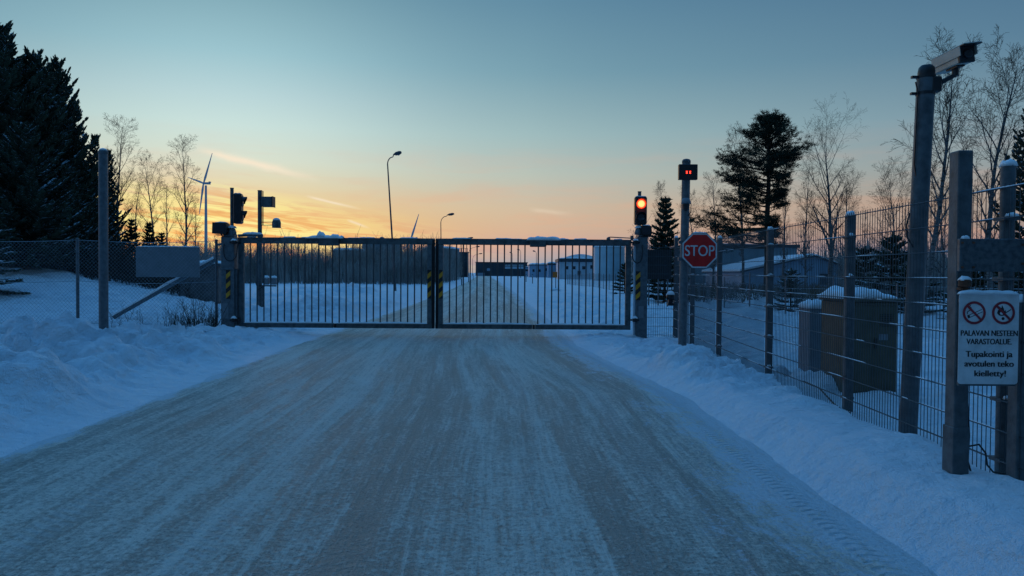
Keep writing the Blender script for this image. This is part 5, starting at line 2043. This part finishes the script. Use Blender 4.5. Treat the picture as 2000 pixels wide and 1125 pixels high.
street_lamp(773, 757, 310, 52, 'tallest street lamp, leaning left, its head above the left gate leaf', 12, 15, 0.062)
street_lamp(862.5, 861, 424, 100, 'second street lamp with an arm to the right just beside the gate centre', 13, 13, 0.075)
street_lamp(902, 902, 468, 165, 'third street lamp, its head just clearing the top rail of the gate', 10, 12, 0.08)
street_lamp(915, 915, 484, 230, 'fourth street lamp in the row, seen between the bars left of the far building', 14, 8, 0.085)
street_lamp(923, 923, 497, 330, 'fifth and smallest street lamp in the row near the road end', 12, 7, 0.1)
street_lamp(1017, 1017, 490, 225, 'street lamp on the right of the far road with its head turned left', 2, 5, 0.085, -1)
street_lamp(1047.5, 1047.5, 493, 215, 'rightmost distant street lamp, thin, above the low blue building', 2, 5, 0.085, -1)
street_lamp(1001, 1001, 495, 290, 'thin distant street lamp rising from the middle of the long dark building', 2, 4, 0.085, -1)


def road_sign():
    Y = 56
    c = W(1084, 536.5, Y)
    t = thing('road_sign', 'small orange square road sign on a thin post beyond the right gate leaf', 'road sign', (c.x, Y, gz(c.x, Y)))
    s = 9.0 / 2 / FPX * Y
    m = MB()
    m.tube([(c.x + 0.06, Y + 0.04, gz(c.x, Y) - 0.2), (c.x + 0.06, Y + 0.04, c.z + s)], 0.03, 8)
    m.build('post', M_galv, t)
    m = MB()
    m.span((c.x - s, Y - 0.012, c.z - s * 1.25), (c.x + s, Y, c.z + s * 1.25), 0)
    pl = m.build('plate', M_orange, t)
    m = MB()
    m.snow((c.x + 0.06, Y + 0.04, gz(c.x, Y) - 0.03), 0.8, 0.6, 0.16, 3, 8, 8, p=2)
    m.build('snow', M_snowcap, t, smooth=True)


road_sign()


def marker(px, Y, h, label):
    x = gx(px, Y)
    g = gz(x, Y)
    t = thing('marker_post', label, 'marker post', (x, Y, g), 0, 'marker posts beside the far road')
    m = MB()
    m.span((x - 0.05, Y - 0.03, g - 0.2), (x + 0.05, Y + 0.03, g + h), 0.01)
    m.build('post', M_black, t)
    m = MB()
    m.span((x - 0.045, Y - 0.036, g + h - 0.3), (x + 0.045, Y - 0.031, g + h - 0.15), 0)
    m.build('reflector', M_white, t)


marker(901.5, 84, 1.1, 'nearest dark marker post on the left edge of the far road')
marker(915, 112, 1.2, 'dark marker post on the left of the far road, between two others')
marker(924, 150, 1.2, 'farthest dark marker post on the left of the far road')
marker(1027.5, 118, 1.2, 'dark marker post on the right edge of the far road, left of the orange sign')
marker(1040, 98, 1.2, 'dark marker post on the right edge of the far road, nearest the orange sign')


# ------------------------------------------------------------------ trees
def rvec(rng):
    return Vector((rng.gauss(0, 1), rng.gauss(0, 1), rng.gauss(0, 1))).normalized()


def birch_mesh(seed, H, lean=(0, 0), r0=None, spread=0.34, first=0.25, dens=1.0, fork=False, trunk_to=0.96, up=0.75, wig=0.012, asym=None):
    rng = random.Random(seed)
    r0 = r0 or H * 0.0105
    tr, cr = MB(), MB()
    n = 14
    pts, rad = [], []
    p = Vector((0, 0, -0.4))
    d = Vector((lean[0], lean[1], 1)).normalized()
    L = (H * trunk_to + 0.4) / n
    for i in range(n + 1):
        pts.append(p.copy())
        t = i / n
        rad.append(max(0.010, r0 * (1 - t) ** 0.85 + 0.006))
        d = (d + Vector((rng.gauss(0, 1), rng.gauss(0, 1), 0)) * wig * 3 + Vector((0, 0, 0.03))).normalized()
        p = p + d * L
    tr.tube(pts, rad, 8)

    def at(t):
        q = t * n
        i = min(n - 1, int(q))
        return pts[i].lerp(pts[i + 1], q - i), rad[i] + (rad[i + 1] - rad[i]) * (q - i), (pts[i + 1] - pts[i]).normalized()

    def limb(p0, d, L, r, depth):
        k = 6 if depth == 0 else (4 if depth == 1 else 3)
        P, Rr = [p0], [r]
        dd = d.copy()
        p_ = p0.copy()
        for i in range(k):
            bend = 0.10 if depth < 2 else 0.16
            dd = (dd + rvec(rng) * bend + Vector((0, 0, 0.07 if depth < 2 else -0.05))).normalized()
            p_ = p_ + dd * (L / k)
            P.append(p_.copy())
            Rr.append(max(0.004, r * (1 - (i + 1) / k) ** 0.8))
        (cr if depth else tr).tube(P, Rr, 5 if depth == 0 else 3, caps=False)
        if depth >= 3:
            return
        nb = {0: 9, 1: 6, 2: 4}[depth]
        nb = max(2, int(nb * dens * (0.8 + 0.4 * rng.random())))
        for j in range(nb):
            f = 0.18 + 0.80 * (j + rng.random()) / nb
            q = f * k
            i = min(k - 1, int(q))
            b = P[i].lerp(P[i + 1], q - i)
            ax = (P[i + 1] - P[i]).normalized()
            sd = ax.orthogonal().normalized()
            sd = Matrix.Rotation(rng.random() * 2 * PI, 3, ax) @ sd
            nd = (ax * (0.75 + 0.25 * rng.random()) + sd * (0.65 + 0.3 * rng.random()) + Vector((0, 0, 0.12))).normalized()
            ll = L * (0.50 if depth == 0 else 0.55) * (1.15 - 0.65 * f) * (0.7 + 0.6 * rng.random())
            if ll > 0.10:
                limb(b, nd, ll, max(0.004, r * 0.42 * (1 - 0.4 * f)), depth + 1)

    nb = int(20 * dens)
    for j in range(nb):
        t = first + (0.985 - first) * ((j + rng.random() * 0.8) / nb)
        b, r, ax = at(t)
        az = j * 2.4 + rng.random() * 1.2
        prof = math.sin(PI * min(1, (0.16 + (1 - t) / (1 - first) * 0.72))) ** 0.8
        L_ = H * spread * prof * (0.65 + 0.6 * rng.random())
        u = up * (0.8 + 0.5 * rng.random())
        if asym is not None:
            L_ *= 1 + asym * math.cos(az)
        nd = Vector((math.cos(az), math.sin(az), u * (0.8 + 0.9 * t))).normalized()
        limb(b, nd, max(0.3, L_), max(0.009, r * 0.5), 0)
    if fork:
        b, r, ax = at(0.30)
        for az, ll in ((0.3, 0.45), (2.9, 0.40)):
            limb(b, Vector((math.cos(az) * 0.5, math.sin(az) * 0.5, 1)).normalized(), H * ll, r * 0.7, 0)
    return tr, cr


def spruce_mesh(seed, H, R, snow=0.3, up_top=0.7, dens=1.0, bare=0.02, droop=0.25, twig=0.055, pw=0.85):
    rng = random.Random(seed)
    tr, cr = MB(), MB()
    tr.tube([(0, 0, -0.4), (0, 0, H * 0.5), (0, 0, H)], [H * 0.017, H * 0.010, 0.012], 7)
    z = H * bare + 0.15

    def spray(p0, d, L, depthc):
        """one twig clothed in needles: a ragged spindle and spikes"""
        tip = p0 + d * L
        a = d.orthogonal().normalized()
        b = d.cross(a)
        n0 = len(cr.v)
        w = twig * (0.7 + 0.6 * rng.random())
        cr.k = 0
        m1, m2 = p0.lerp(tip, 0.35), p0.lerp(tip, 0.75)
        for c, ww in ((p0, w * 0.5), (m1, w), (m2, w * 0.8)):
            ph = rng.random() * 2
            for q in range(3):
                an = ph + 2 * PI * q / 3
                cr.v.append(c + a * (math.cos(an) * ww) + b * (math.sin(an) * ww))
        cr.v.append(tip)
        for lv in range(2):
            for q in range(3):
                q2 = (q + 1) % 3
                cr.face([n0 + lv * 3 + q, n0 + lv * 3 + q2, n0 + lv * 3 + 3 + q2, n0 + lv * 3 + 3 + q])
        for q in range(3):
            cr.face([n0 + 6 + q, n0 + 6 + (q + 1) % 3, n0 + 9])
        for q in range(3):
            c = p0.lerp(tip, 0.3 + 0.5 * rng.random())
            s_ = (d * 0.7 + rvec(rng)).normalized() * (w * 2.3)
            o = rvec(rng) * (w * 0.5)
            k = len(cr.v)
            cr.v += [c + o, c - o, c + s_]
            cr.face([k, k + 1, k + 2])
        if rng.random() < snow:
            cr.k = 1
            k = len(cr.v)
            side = d.cross(Vector((0, 0, 1)))
            if side.length > 0.1:
                side.normalize()
                h = Vector((0, 0, w * 0.95))
                c0, c1, c2 = p0.lerp(tip, 0.05) + h * 0.8, m1 + h, p0.lerp(tip, 0.9) + h * 0.55
                ws = w * 1.05
                cr.v += [c0, c1 - side * ws, c1 + side * ws, c2, c1 + h * 0.25]
                cr.face([k, k + 1, k + 4]); cr.face([k, k + 4, k + 2]); cr.face([k + 3, k + 4, k + 1]); cr.face([k + 3, k + 2, k + 4])
            cr.k = 0

    while z < H - 0.1:
        t = z / H
        nb = rng.choice((5, 6, 6)) if t > 0.1 else 6
        a0 = rng.random() * 6.28
        for j in range(nb):
            az = a0 + 2 * PI * j / nb + rng.gauss(0, 0.25)
            L = (R * (1 - t) ** pw + 0.12) * (0.75 + 0.5 * rng.random())
            el = -droop + (up_top + droop) * t + rng.gauss(0, 0.08)
            dr = Vector((math.cos(az), math.sin(az), math.tan(el))).normalized()
            k = max(2, int(L / 0.4))
            P = [Vector((0, 0, z))]
            dd = dr.copy()
            for i in range(k):
                dd = (dd + Vector((0, 0, 0.10)) + rvec(rng) * 0.05).normalized()
                P.append(P[-1] + dd * (L / k))
            tr.tube(P, [0.012 + 0.01 * L * (1 - i / k) for i in range(k + 1)], 3, caps=False)
            nt = max(3, int(L / 0.13 * dens))
            for q in range(nt):
                f = 0.12 + 0.88 * (q + rng.random() * 0.7) / nt
                x = min(f, 0.999) * k
                i = int(x)
                b = P[i].lerp(P[i + 1], x - i)
                ax = (P[i + 1] - P[i]).normalized()
                sd = ax.cross(Vector((0, 0, 1))).normalized()
                for s in (-1, 1):
                    dv = (ax * (0.9 + 0.3 * rng.random()) + sd * s * (0.7 + 0.3 * rng.random()) + Vector((0, 0, rng.gauss(0.02, 0.18)))).normalized()
                    spray(b, dv, (0.20 + 0.30 * L * (1 - f)) * (0.7 + 0.5 * rng.random()), f)
            spray(P[-1] - dd * 0.05, dd, 0.28, 1)
        z += (0.24 + 0.10 * rng.random()) * (1.0 if H < 7 else 1.15) / max(0.6, dens) ** 0.5
    for q in range(5):
        spray(Vector((0, 0, H - 0.35 + 0.07 * q)), Vector((rng.gauss(0, 0.4), rng.gauss(0, 0.4), 1)).normalized(), 0.28, 1)
    spray(Vector((0, 0, H - 0.1)), Vector((0, 0, 1)), 0.4, 1)
    return tr, cr


def pine_mesh(seed, H):
    """old Scots pine: bare lower trunk, crown pulled to the left"""
    rng = random.Random(seed)
    tr, cr = MB(), MB()
    pts = [Vector((0, 0, -0.4)), Vector((0.05, 0, 2.5)), Vector((-0.02, 0, 5.0)), Vector((0.05, 0, 7.5)), Vector((0.0, 0, 9.5)), Vector((0.02, 0, H - 0.3))]
    tr.tube(pts, [0.24, 0.20, 0.165, 0.12, 0.07, 0.02], 10)

    def tuft(c, s):
        n = int(17 * s / 0.3)
        for q in range(n):
            d = rvec(rng)
            d.z = abs(d.z) * 0.8 + 0.05
            d.normalize()
            o = Vector((rng.gauss(0, 0.42) * s, rng.gauss(0, 0.42) * s, rng.gauss(0, 0.16) * s))
            w = rvec(rng) * 0.017
            L = 0.16 + 0.13 * rng.random()
            k = len(cr.v)
            cr.v += [c + o + w, c + o - w, c + o + d * L]
            cr.face([k, k + 1, k + 2])
            w2 = d.cross(w).normalized() * 0.017
            k = len(cr.v)
            cr.v += [c + o + w2, c + o - w2, c + o + (d + rvec(rng) * 0.35).normalized() * L]
            cr.face([k, k + 1, k + 2])

    def branch(p0, d, L, r, depth):
        k = 6 if depth == 0 else 3
        P, Rr = [p0], [r]
        dd = d.copy()
        for i in range(k):
            dd = (dd + rvec(rng) * 0.13 + Vector((0, 0, 0.05))).normalized()
            P.append(P[-1] + dd * (L / k))
            Rr.append(max(0.006, r * (1 - (i + 1) / k)))
        tr.tube(P, Rr, 5 if depth == 0 else 3, caps=False)
        if depth == 0:
            nb = int(5 + L * 4.2)
            for j in range(nb):
                f = 0.30 + 0.7 * (j + rng.random()) / nb
                q = min(0.999, f) * k
                i = int(q)
                b = P[i].lerp(P[i + 1], q - i)
                ax = (P[i + 1] - P[i]).normalized()
                sd = Matrix.Rotation(rng.random() * 2 * PI, 3, ax) @ ax.orthogonal().normalized()
                sd.z *= 0.55
                branch(b, (ax * 0.8 + sd * 0.9 + Vector((0, 0, 0.12))).normalized(), (0.40 + 0.36 * L * (1.1 - f)) * (0.7 + 0.6 * rng.random()), r * 0.4, 1)
            tuft(P[-1], 0.34)
        else:
            for i in range(1, k + 1):
                if rng.random() < 0.82:
                    tuft(P[i] + rvec(rng) * 0.06, 0.15 + 0.13 * rng.random())

    # (height, azimuth deg [180 = picture left], length, rise)
    N = 96
    for j in range(N):
        t = j / (N - 1)
        z = 3.1 + (H - 3.6) * t ** 0.92
        az = (j * 137.5 + rng.gauss(0, 14)) % 360
        ca = math.cos(math.radians(az))
        left = max(0.0, -ca)
        right = max(0.0, ca)
        if z < 5.4:
            base = 1.0 + 3.1 * left ** 0.7 - 0.3 * right
            if right > 0.3 and rng.random() < 0.75:
                continue
        elif z < 8.6:
            base = 1.5 + 1.5 * left + (0.35 if z > 7.2 else -0.45) * right
        else:
            base = 0.45 + 1.5 * (H - z) / (H - 8.6) + 0.25 * right
        rise = -0.10 + 0.12 * (z - 3) / 2 if z < 5.4 else (0.12 if z < 9 else 0.55 + 0.5 * (z - 9) / 2.4)
        L = base * (0.65 + 0.65 * rng.random())
        branch(Vector((0, 0, z)), Vector((ca, math.sin(math.radians(az)), rise)).normalized(), L, 0.028 + 0.012 * L, 0)
    for j in range(5):
        z = 8.3 + j * 0.16
        branch(Vector((0, 0, z)), Vector((1, rng.gauss(0, 0.5), 0.30)).normalized(), 2.0 - 0.15 * j, 0.05, 0)
    for q in range(12):
        tuft(Vector((rng.gauss(0, 0.18), rng.gauss(0, 0.18), H - 0.15 - 0.13 * q)), 0.26)
    return tr, cr


TREES = {}


def make_tree(key, kind, mb_pair, mats, smooth_trunk=True):
    TREES[key] = (kind, mb_pair, mats)


def plant(name, label, px, ptop, Y, proto, rot=0.0, group=None, cat='tree', x=None, sink=0.0, wscale=1.0):
    """copy of a prototype (mesh data shared), scaled so that its top reaches the given height"""
    tr_me, cr_me, H = proto
    X = gx(px, Y) if x is None else x
    g = gz(X, Y) - sink
    tp = W(px, ptop, Y).z
    s = (tp - g) / H
    t = thing(name, label, cat, (X, Y, g), rot, group)
    t.scale = (s * wscale, s * wscale, s)
    for nm, me in (('trunk', tr_me), ('crown', cr_me)):
        o = bpy.data.objects.new(nm, me)
        COL.objects.link(o)
        o.parent = t
    return t


def proto(pair, H, mt, mc, smooth=False):
    res = []
    for mb, mm, nm in ((pair[0], mt, 'trunk'), (pair[1], mc, 'crown')):
        me = bpy.data.meshes.new(nm)
        me.from_pydata([tuple(v) for v in mb.v], [], mb.f)
        for q in (mm if isinstance(mm, list) else [mm]):
            me.materials.append(q)
        if isinstance(mm, list):
            me.polygons.foreach_set('material_index', mb.mi)
        me.update()
        res.append(me)
    H = max(max(v[2] for v in pair[0].v), max(v[2] for v in pair[1].v))      # true top of the tree
    return (res[0], res[1], H)


SPR = [M_needle, M_snowtw]
spA = proto(spruce_mesh(1, 9.0, 3.0, snow=0.85, up_top=1.0, droop=0.05, pw=0.62), 9.0, M_bark, SPR)
spB = proto(spruce_mesh(2, 8.5, 2.6, snow=0.8, up_top=1.05, droop=0.0, pw=0.62), 8.5, M_bark, SPR)
spC = proto(spruce_mesh(3, 8.0, 3.2, snow=0.85, up_top=0.9, droop=0.15, pw=0.65), 8.0, M_bark, SPR)
spD = proto(spruce_mesh(9, 8.5, 2.3, snow=0.75, up_top=1.05, droop=0.0, pw=0.7, dens=0.55), 8.5, M_bark, SPR)
spS = proto(spruce_mesh(4, 5.2, 1.15, snow=0.05, up_top=0.6, droop=0.2, twig=0.06), 5.2, M_bark, SPR)
spR = proto(spruce_mesh(6, 8.0, 1.5, snow=0.04, up_top=0.5, droop=0.25, twig=0.05, dens=0.7), 8.0, M_bark, SPR)
spL = proto(spruce_mesh(7, 3.2, 0.95, snow=1.0, up_top=0.6, droop=0.2, twig=0.05), 3.2, M_bark, SPR)
spT = proto(spruce_mesh(5, 3.0, 1.0, snow=0.35, up_top=0.7, droop=0.2), 3.0, M_bark, SPR)

bi1 = proto(birch_mesh(11, 10.0, spread=0.20, first=0.18, up=1.2), 10.0, M_birch, M_twig)
bi2 = proto(birch_mesh(12, 10.0, spread=0.24, first=0.25, up=1.0), 10.0, M_birch, M_twig)
bi3 = proto(birch_mesh(13, 9.0, spread=0.17, first=0.15, dens=0.85, up=1.4), 9.0, M_birch, M_twig)
biBig = proto(birch_mesh(14, 12.4, spread=0.34, first=0.36, r0=0.19, dens=0.92, up=0.95, fork=True, lean=(0.02, 0)), 12.4, M_birch, M_twig)
biR = proto(birch_mesh(15, 10.0, spread=0.30, first=0.28, dens=1.0, up=0.9, fork=True), 10.0, M_birch, M_twig)

# left wood: individually placed conifers
SN = 'snow-dusted conifers of the dense wood on the left'
left = [
    # px, top, Y, proto, rot, label
    (2, 36, 26.0, spA, 0.3, 'tallest dark conifer, cut by the left edge of the picture'),
    (68, 92, 27.0, spB, 1.3, 'second tallest conifer from the left edge, its tip twin to its neighbour'),
    (112, 108, 28.5, spA, 2.2, 'broad conifer with upswept shoots at the crest of the left wood'),
    (148, 190, 29.0, spD, 4.1, 'conifer on the falling edge of the left wood, above the plain pole'),
    (186, 260, 30.0, spD, 0.9, 'conifer right behind the top of the plain steel pole'),
    (213, 290, 32.0, spD, 2.8, 'rightmost full conifer of the left wood, just right of the plain pole'),
    (50, 235, 24.5, spC, 1.9, 'wide snow-streaked conifer at the front of the left wood'),
    (128, 320, 26.5, spC, 5.1, 'snow-streaked conifer at the front of the wood, left of the plain pole'),
    (-26, 372, 21.0, spL, 0.5, 'small snow-laden spruce poking in at the left edge'),
    (258, 425, 30.0, spS, 0.7, 'small dark spruce right of the plain pole, among thin birches'),
    (292, 432, 33.0, spS, 2.1, 'small dark spruce between the birches above the grey panel'),
    (315, 452, 36.0, spS, 3.6, 'smallest dark spruce above the grey panel, right of its neighbour'),
]
for px, pt, Y, pr, rot, lab in left:
    plant('conifer' if pr is not spS else 'spruce_tree', lab, px, pt, Y, pr, rot, SN if pr is not spS else 'small spruces above the grey panel', wscale=0.78 if 100 < px < 230 else 1.0)
# deeper ranks of the same wood, which nothing in the photo tells apart
rg = random.Random(5)
for px, pt, Y in ((-60, 60, 30), (30, 110, 31), (90, 190, 33), (-30, 200, 26), (140, 260, 34), (165, 330, 34), (10, 300, 24.5), (85, 330, 26), (165, 370, 29), (185, 400, 32), (-70, 300, 24.5)):
    plant('conifer', 'dark conifer in the inner ranks of the wood on the left, hidden among its neighbours', px, pt, Y, rg.choice((spA, spB, spC)), rg.random() * 6, 'inner conifers of the left wood')

bl = [
    (236, 222, 36, bi1, 0.4, 'tallest bare birch of the left group, right of the conifers'),
    (302, 288, 41, bi2, 1.7, 'bare birch in the middle of the left group, between two taller ones'),
    (360, 262, 43, bi1, 2.9, 'bare birch standing nearest the wind turbine on its left'),
    (268, 345, 46, bi3, 0.8, 'short thin bare birch between the tallest one and the middle one'),
    (328, 352, 52, bi3, 2.2, 'thin bare birch just left of the one nearest the turbine'),
    (218, 300, 44, bi3, 4.2, 'thin bare birch rising against the edge of the dark conifers'),
    (380, 385, 60, bi3, 5.0, 'lowest bare birch of the left group, under the turbine blades'),
]
for px, pt, Y, pr, rot, lab in bl:
    plant('birch_tree', lab, px, pt, Y, pr, rot, 'bare birches against the sunset')

# right side
pine_p = proto(pine_mesh(21, 11.6), 11.6, M_bark, M_needle2)
plant('pine_tree', 'tall dark pine with crown spreading left, behind the fence right of the stop sign', 1497, 210, 45, pine_p, 0.0)
plant('spruce_tree', 'narrow dark spruce between the red traffic light and the display pole', 1298, 381, 35, spS, 1.0)
plant('birch_tree', 'large spreading bare birch right of the tall pine', 1620, 178, 45, biBig, 0.4)
br = [
    (1243, 415, 62, bi3, 0.4, 'faint bare birch directly behind the red traffic light post'),
    (1290, 352, 56, bi1, 1.4, 'bare birch whose top shows above the narrow dark spruce'),
    (1350, 360, 60, bi2, 2.0, 'faint bare birch right behind the display pole'),
    (1392, 330, 62, bi1, 3.1, 'faint bare birch at the left fringe of the tall pine'),
    (1452, 228, 52, bi2, 0.9, 'bare birch whose top peeks out at the upper left of the tall pine'),
    (1528, 335, 50, bi3, 4.4, 'thin bare birch immediately right of the tall pine trunk'),
    (1574, 322, 54, bi1, 5.2, 'thin bare birch halfway between the tall pine and the large birch'),
    (1660, 320, 56, bi2, 0.2, 'bare birch close on the right of the large spreading birch'),
    (1690, 400, 66, bi3, 1.2, 'low faint bare birch left of the camera pole, in the gap of sky'),
    (1752, 285, 30, biR, 2.3, 'bushy bare birch immediately left of the camera pole'),
    (1845, 330, 28, bi2, 0.7, 'bare birch behind the square post, between it and the camera pole'),
]
for px, pt, Y, pr, rot, lab in br:
    plant('birch_tree', lab, px, pt, Y, pr, rot, 'bare birches right of the gate')
# leaning birch behind the camera
Y = 20.0
p0, p1 = W(1788, 600, Y), W(1918, 30, Y)
ln = (p1.x - p0.x) / (p1.z - p0.z)
bLean = proto(birch_mesh(31, p1.z - gz(p0.x, Y), lean=(ln, 0.0), spread=0.25, first=0.34, r0=0.10, dens=1.0, up=1.3, wig=0.004), p1.z - gz(p0.x, Y), M_birch, M_twig)
plant('birch_tree', 'tall birch with a leaning trunk behind the security camera', 1788, 30, Y, bLean, 0.0, 'bare birches right of the gate', x=p0.x)
Y = 21.0
p0, p1 = W(1935, 600, Y), W(1955, 48, Y)
bUp = proto(birch_mesh(32, p1.z, lean=(0.02, 0), spread=0.24, first=0.30, r0=0.10, dens=1.0, up=1.25), p1.z, M_birch, M_twig)
plant('birch_tree', 'tall upright birch near the right edge, right of the leaning one', 1935, 48, Y, bUp, 0.0, 'bare birches right of the gate', x=p0.x)
plant('spruce_tree', 'dark spruce at the right edge behind the thick square post', 2008, 190, 23, spD, 0.5, wscale=0.9)
for px, pt, Y, pr, rot, lab in (
    (1688, 478, 30, spT, 0.4, 'small spruce left of the brown cabinet snow cap, behind the fence post'),
    (1742, 452, 27, spT, 1.9, 'bushy small spruce above the brown cabinet'),
    (1790, 490, 25, spT, 3.0, 'small spruce hidden behind the lower camera pole'),
    (1545, 522, 27, spT, 2.5, 'low dark spruce bush in front of the blue gabled shed'),
    (1900, 480, 22, spT, 0.9, 'small spruce seen under the zinc bracket plate'),
    (1220, 512, 48, spT, 1.1, 'small spruce seen between the last bars of the right gate leaf'),
):
    plant('spruce_tree', lab, px, pt, Y, pr, rot, 'small spruces right of the road', sink=0.1, wscale=1.25)


# ------------------------------------------------------------------ uncountable growth
def thicket(name, label, spots, seed, m, hmin, hmax, r=0.012, branch=4, lean=0.12):
    rng = random.Random(seed)
    mb = MB()
    for (x, y, hs) in spots(rng):
        g = gz(x, y)
        h = (hmin + (hmax - hmin) * rng.random()) * hs
        top = Vector((x + rng.gauss(0, lean) * h, y + rng.gauss(0, lean) * h, g + h))
        b = Vector((x, y, g - 0.1))
        mid = b.lerp(top, 0.5) + rvec(rng) * 0.05 * h
        mb.tube([b, mid, top], [r, r * 0.8, r * 0.35], 3, caps=False)
        for k in range(branch):
            f = 0.15 + 0.8 * rng.random()
            p_ = b.lerp(top, f)
            d = Vector((rng.gauss(0, 1), rng.gauss(0, 1), 0.9 + rng.random())).normalized()
            mb.tube([p_, p_ + d * h * (0.18 + 0.2 * rng.random())], [r * 0.5, r * 0.3], 3, caps=False)
    o = mb.build(name, m)
    tag(o, label, None, None, 'stuff')
    return o


def far_thicket(rng):
    out = []
    for i in range(5200):
        Y = 82 + 60 * rng.random() ** 1.3
        px = 380 + 520 * rng.random() if i % 8 else 200 + 200 * rng.random()
        x = gx(px, Y)
        if x > xl(Y) - 3.2:
            continue
        hs = 0.95 + 1.0 * float(pnoise(np.array([x * 0.35]), np.array([Y * 0.2]))[0])
        out.append((x, Y, hs * (0.85 + 0.25 * (Y - 80) / 60)))
    return out


thicket('bare_thicket', 'dense leafless thicket beyond the snowfield behind the left gate leaf', far_thicket, 3, M_thick, 2.9, 4.7, 0.035, 6, 0.07)


def road_thicket(rng):
    return [(xl(Y) - 2.0 - 8 * rng.random(), Y, 1.0) for Y in [88 + 70 * rng.random() for _ in range(900)]]


thicket('bare_thicket', 'leafless thicket bordering the left side of the far road', road_thicket, 13, M_thick, 3.4, 5.4, 0.035, 6, 0.07)


def undergrowth(rng):
    out = []
    for i in range(1500):
        Y = 26.0 + 8 * rng.random()
        px = -80 + 460 * rng.random()
        out.append((gx(px, Y), Y, 0.6 + 0.5 * rng.random()))
    return out


thicket('undergrowth', 'dark brushwood at the foot of the left wood', undergrowth, 8, M_bark, 0.5, 1.7, 0.015, 7, 0.35)


def right_scrub(rng):
    out = []
    for i in range(2600):
        Y = 34 + 24 * rng.random()
        px = 1330 + 330 * rng.random()
        x = gx(px, Y)
        if float(pnoise(np.array([x * 0.35]), np.array([Y * 0.25]))[0]) > -0.12:
            out.append((x, Y, 1.0))
    return out


thicket('dry_scrub', 'brown dry scrub poking out of the snow beyond the fence', right_scrub, 18, M_weed, 0.3, 0.8, 0.012, 5, 0.3)


def right_back(rng):
    out = []
    for i in range(2200):
        Y = 42 + 30 * rng.random()
        px = 1640 + 420 * rng.random()
        out.append((gx(px, Y), Y, 0.7 + 0.6 * rng.random()))
    return out


thicket('bare_thicket', 'dark tangled thicket behind the cabinets on the right', right_back, 19, M_thick, 1.0, 3.4, 0.025, 6, 0.12)


def far_right(rng):
    out = []
    for i in range(1500):
        Y = 115 + 60 * rng.random()
        px = 1230 + 130 * rng.random() if i % 3 == 0 else 1560 + 500 * rng.random()
        out.append((gx(px, Y), Y, 0.7 + 0.6 * rng.random()))
    return out


thicket('far_wood', 'low dark wood on the horizon right of the gate', far_right, 29, M_thick, 3.5, 7.5, 0.07, 6, 0.08)


def weeds(rng):
    out = []
    for i in range(170):
        px = 330 + 95 * rng.random() ** 0.7
        Y = 16.6 + 1.2 * rng.random()
        out.append((gx(px, Y), Y, 0.3 + 0.7 * rng.random() ** 2))
    for i in range(26):
        out.append((gx(200 + 180 * rng.random(), 17.6), 17.3 + rng.random(), 0.6))
    for i in range(12):
        out.append((gx(209, 13.4) + 0.1 * rng.random(), 13.3 + 0.2 * rng.random(), 0.35))
    return out


thicket('dry_weeds', 'dry brown weed stalks along the foot of the chain-link fence', weeds, 28, M_bark, 0.25, 0.95, 0.006, 5, 0.3)
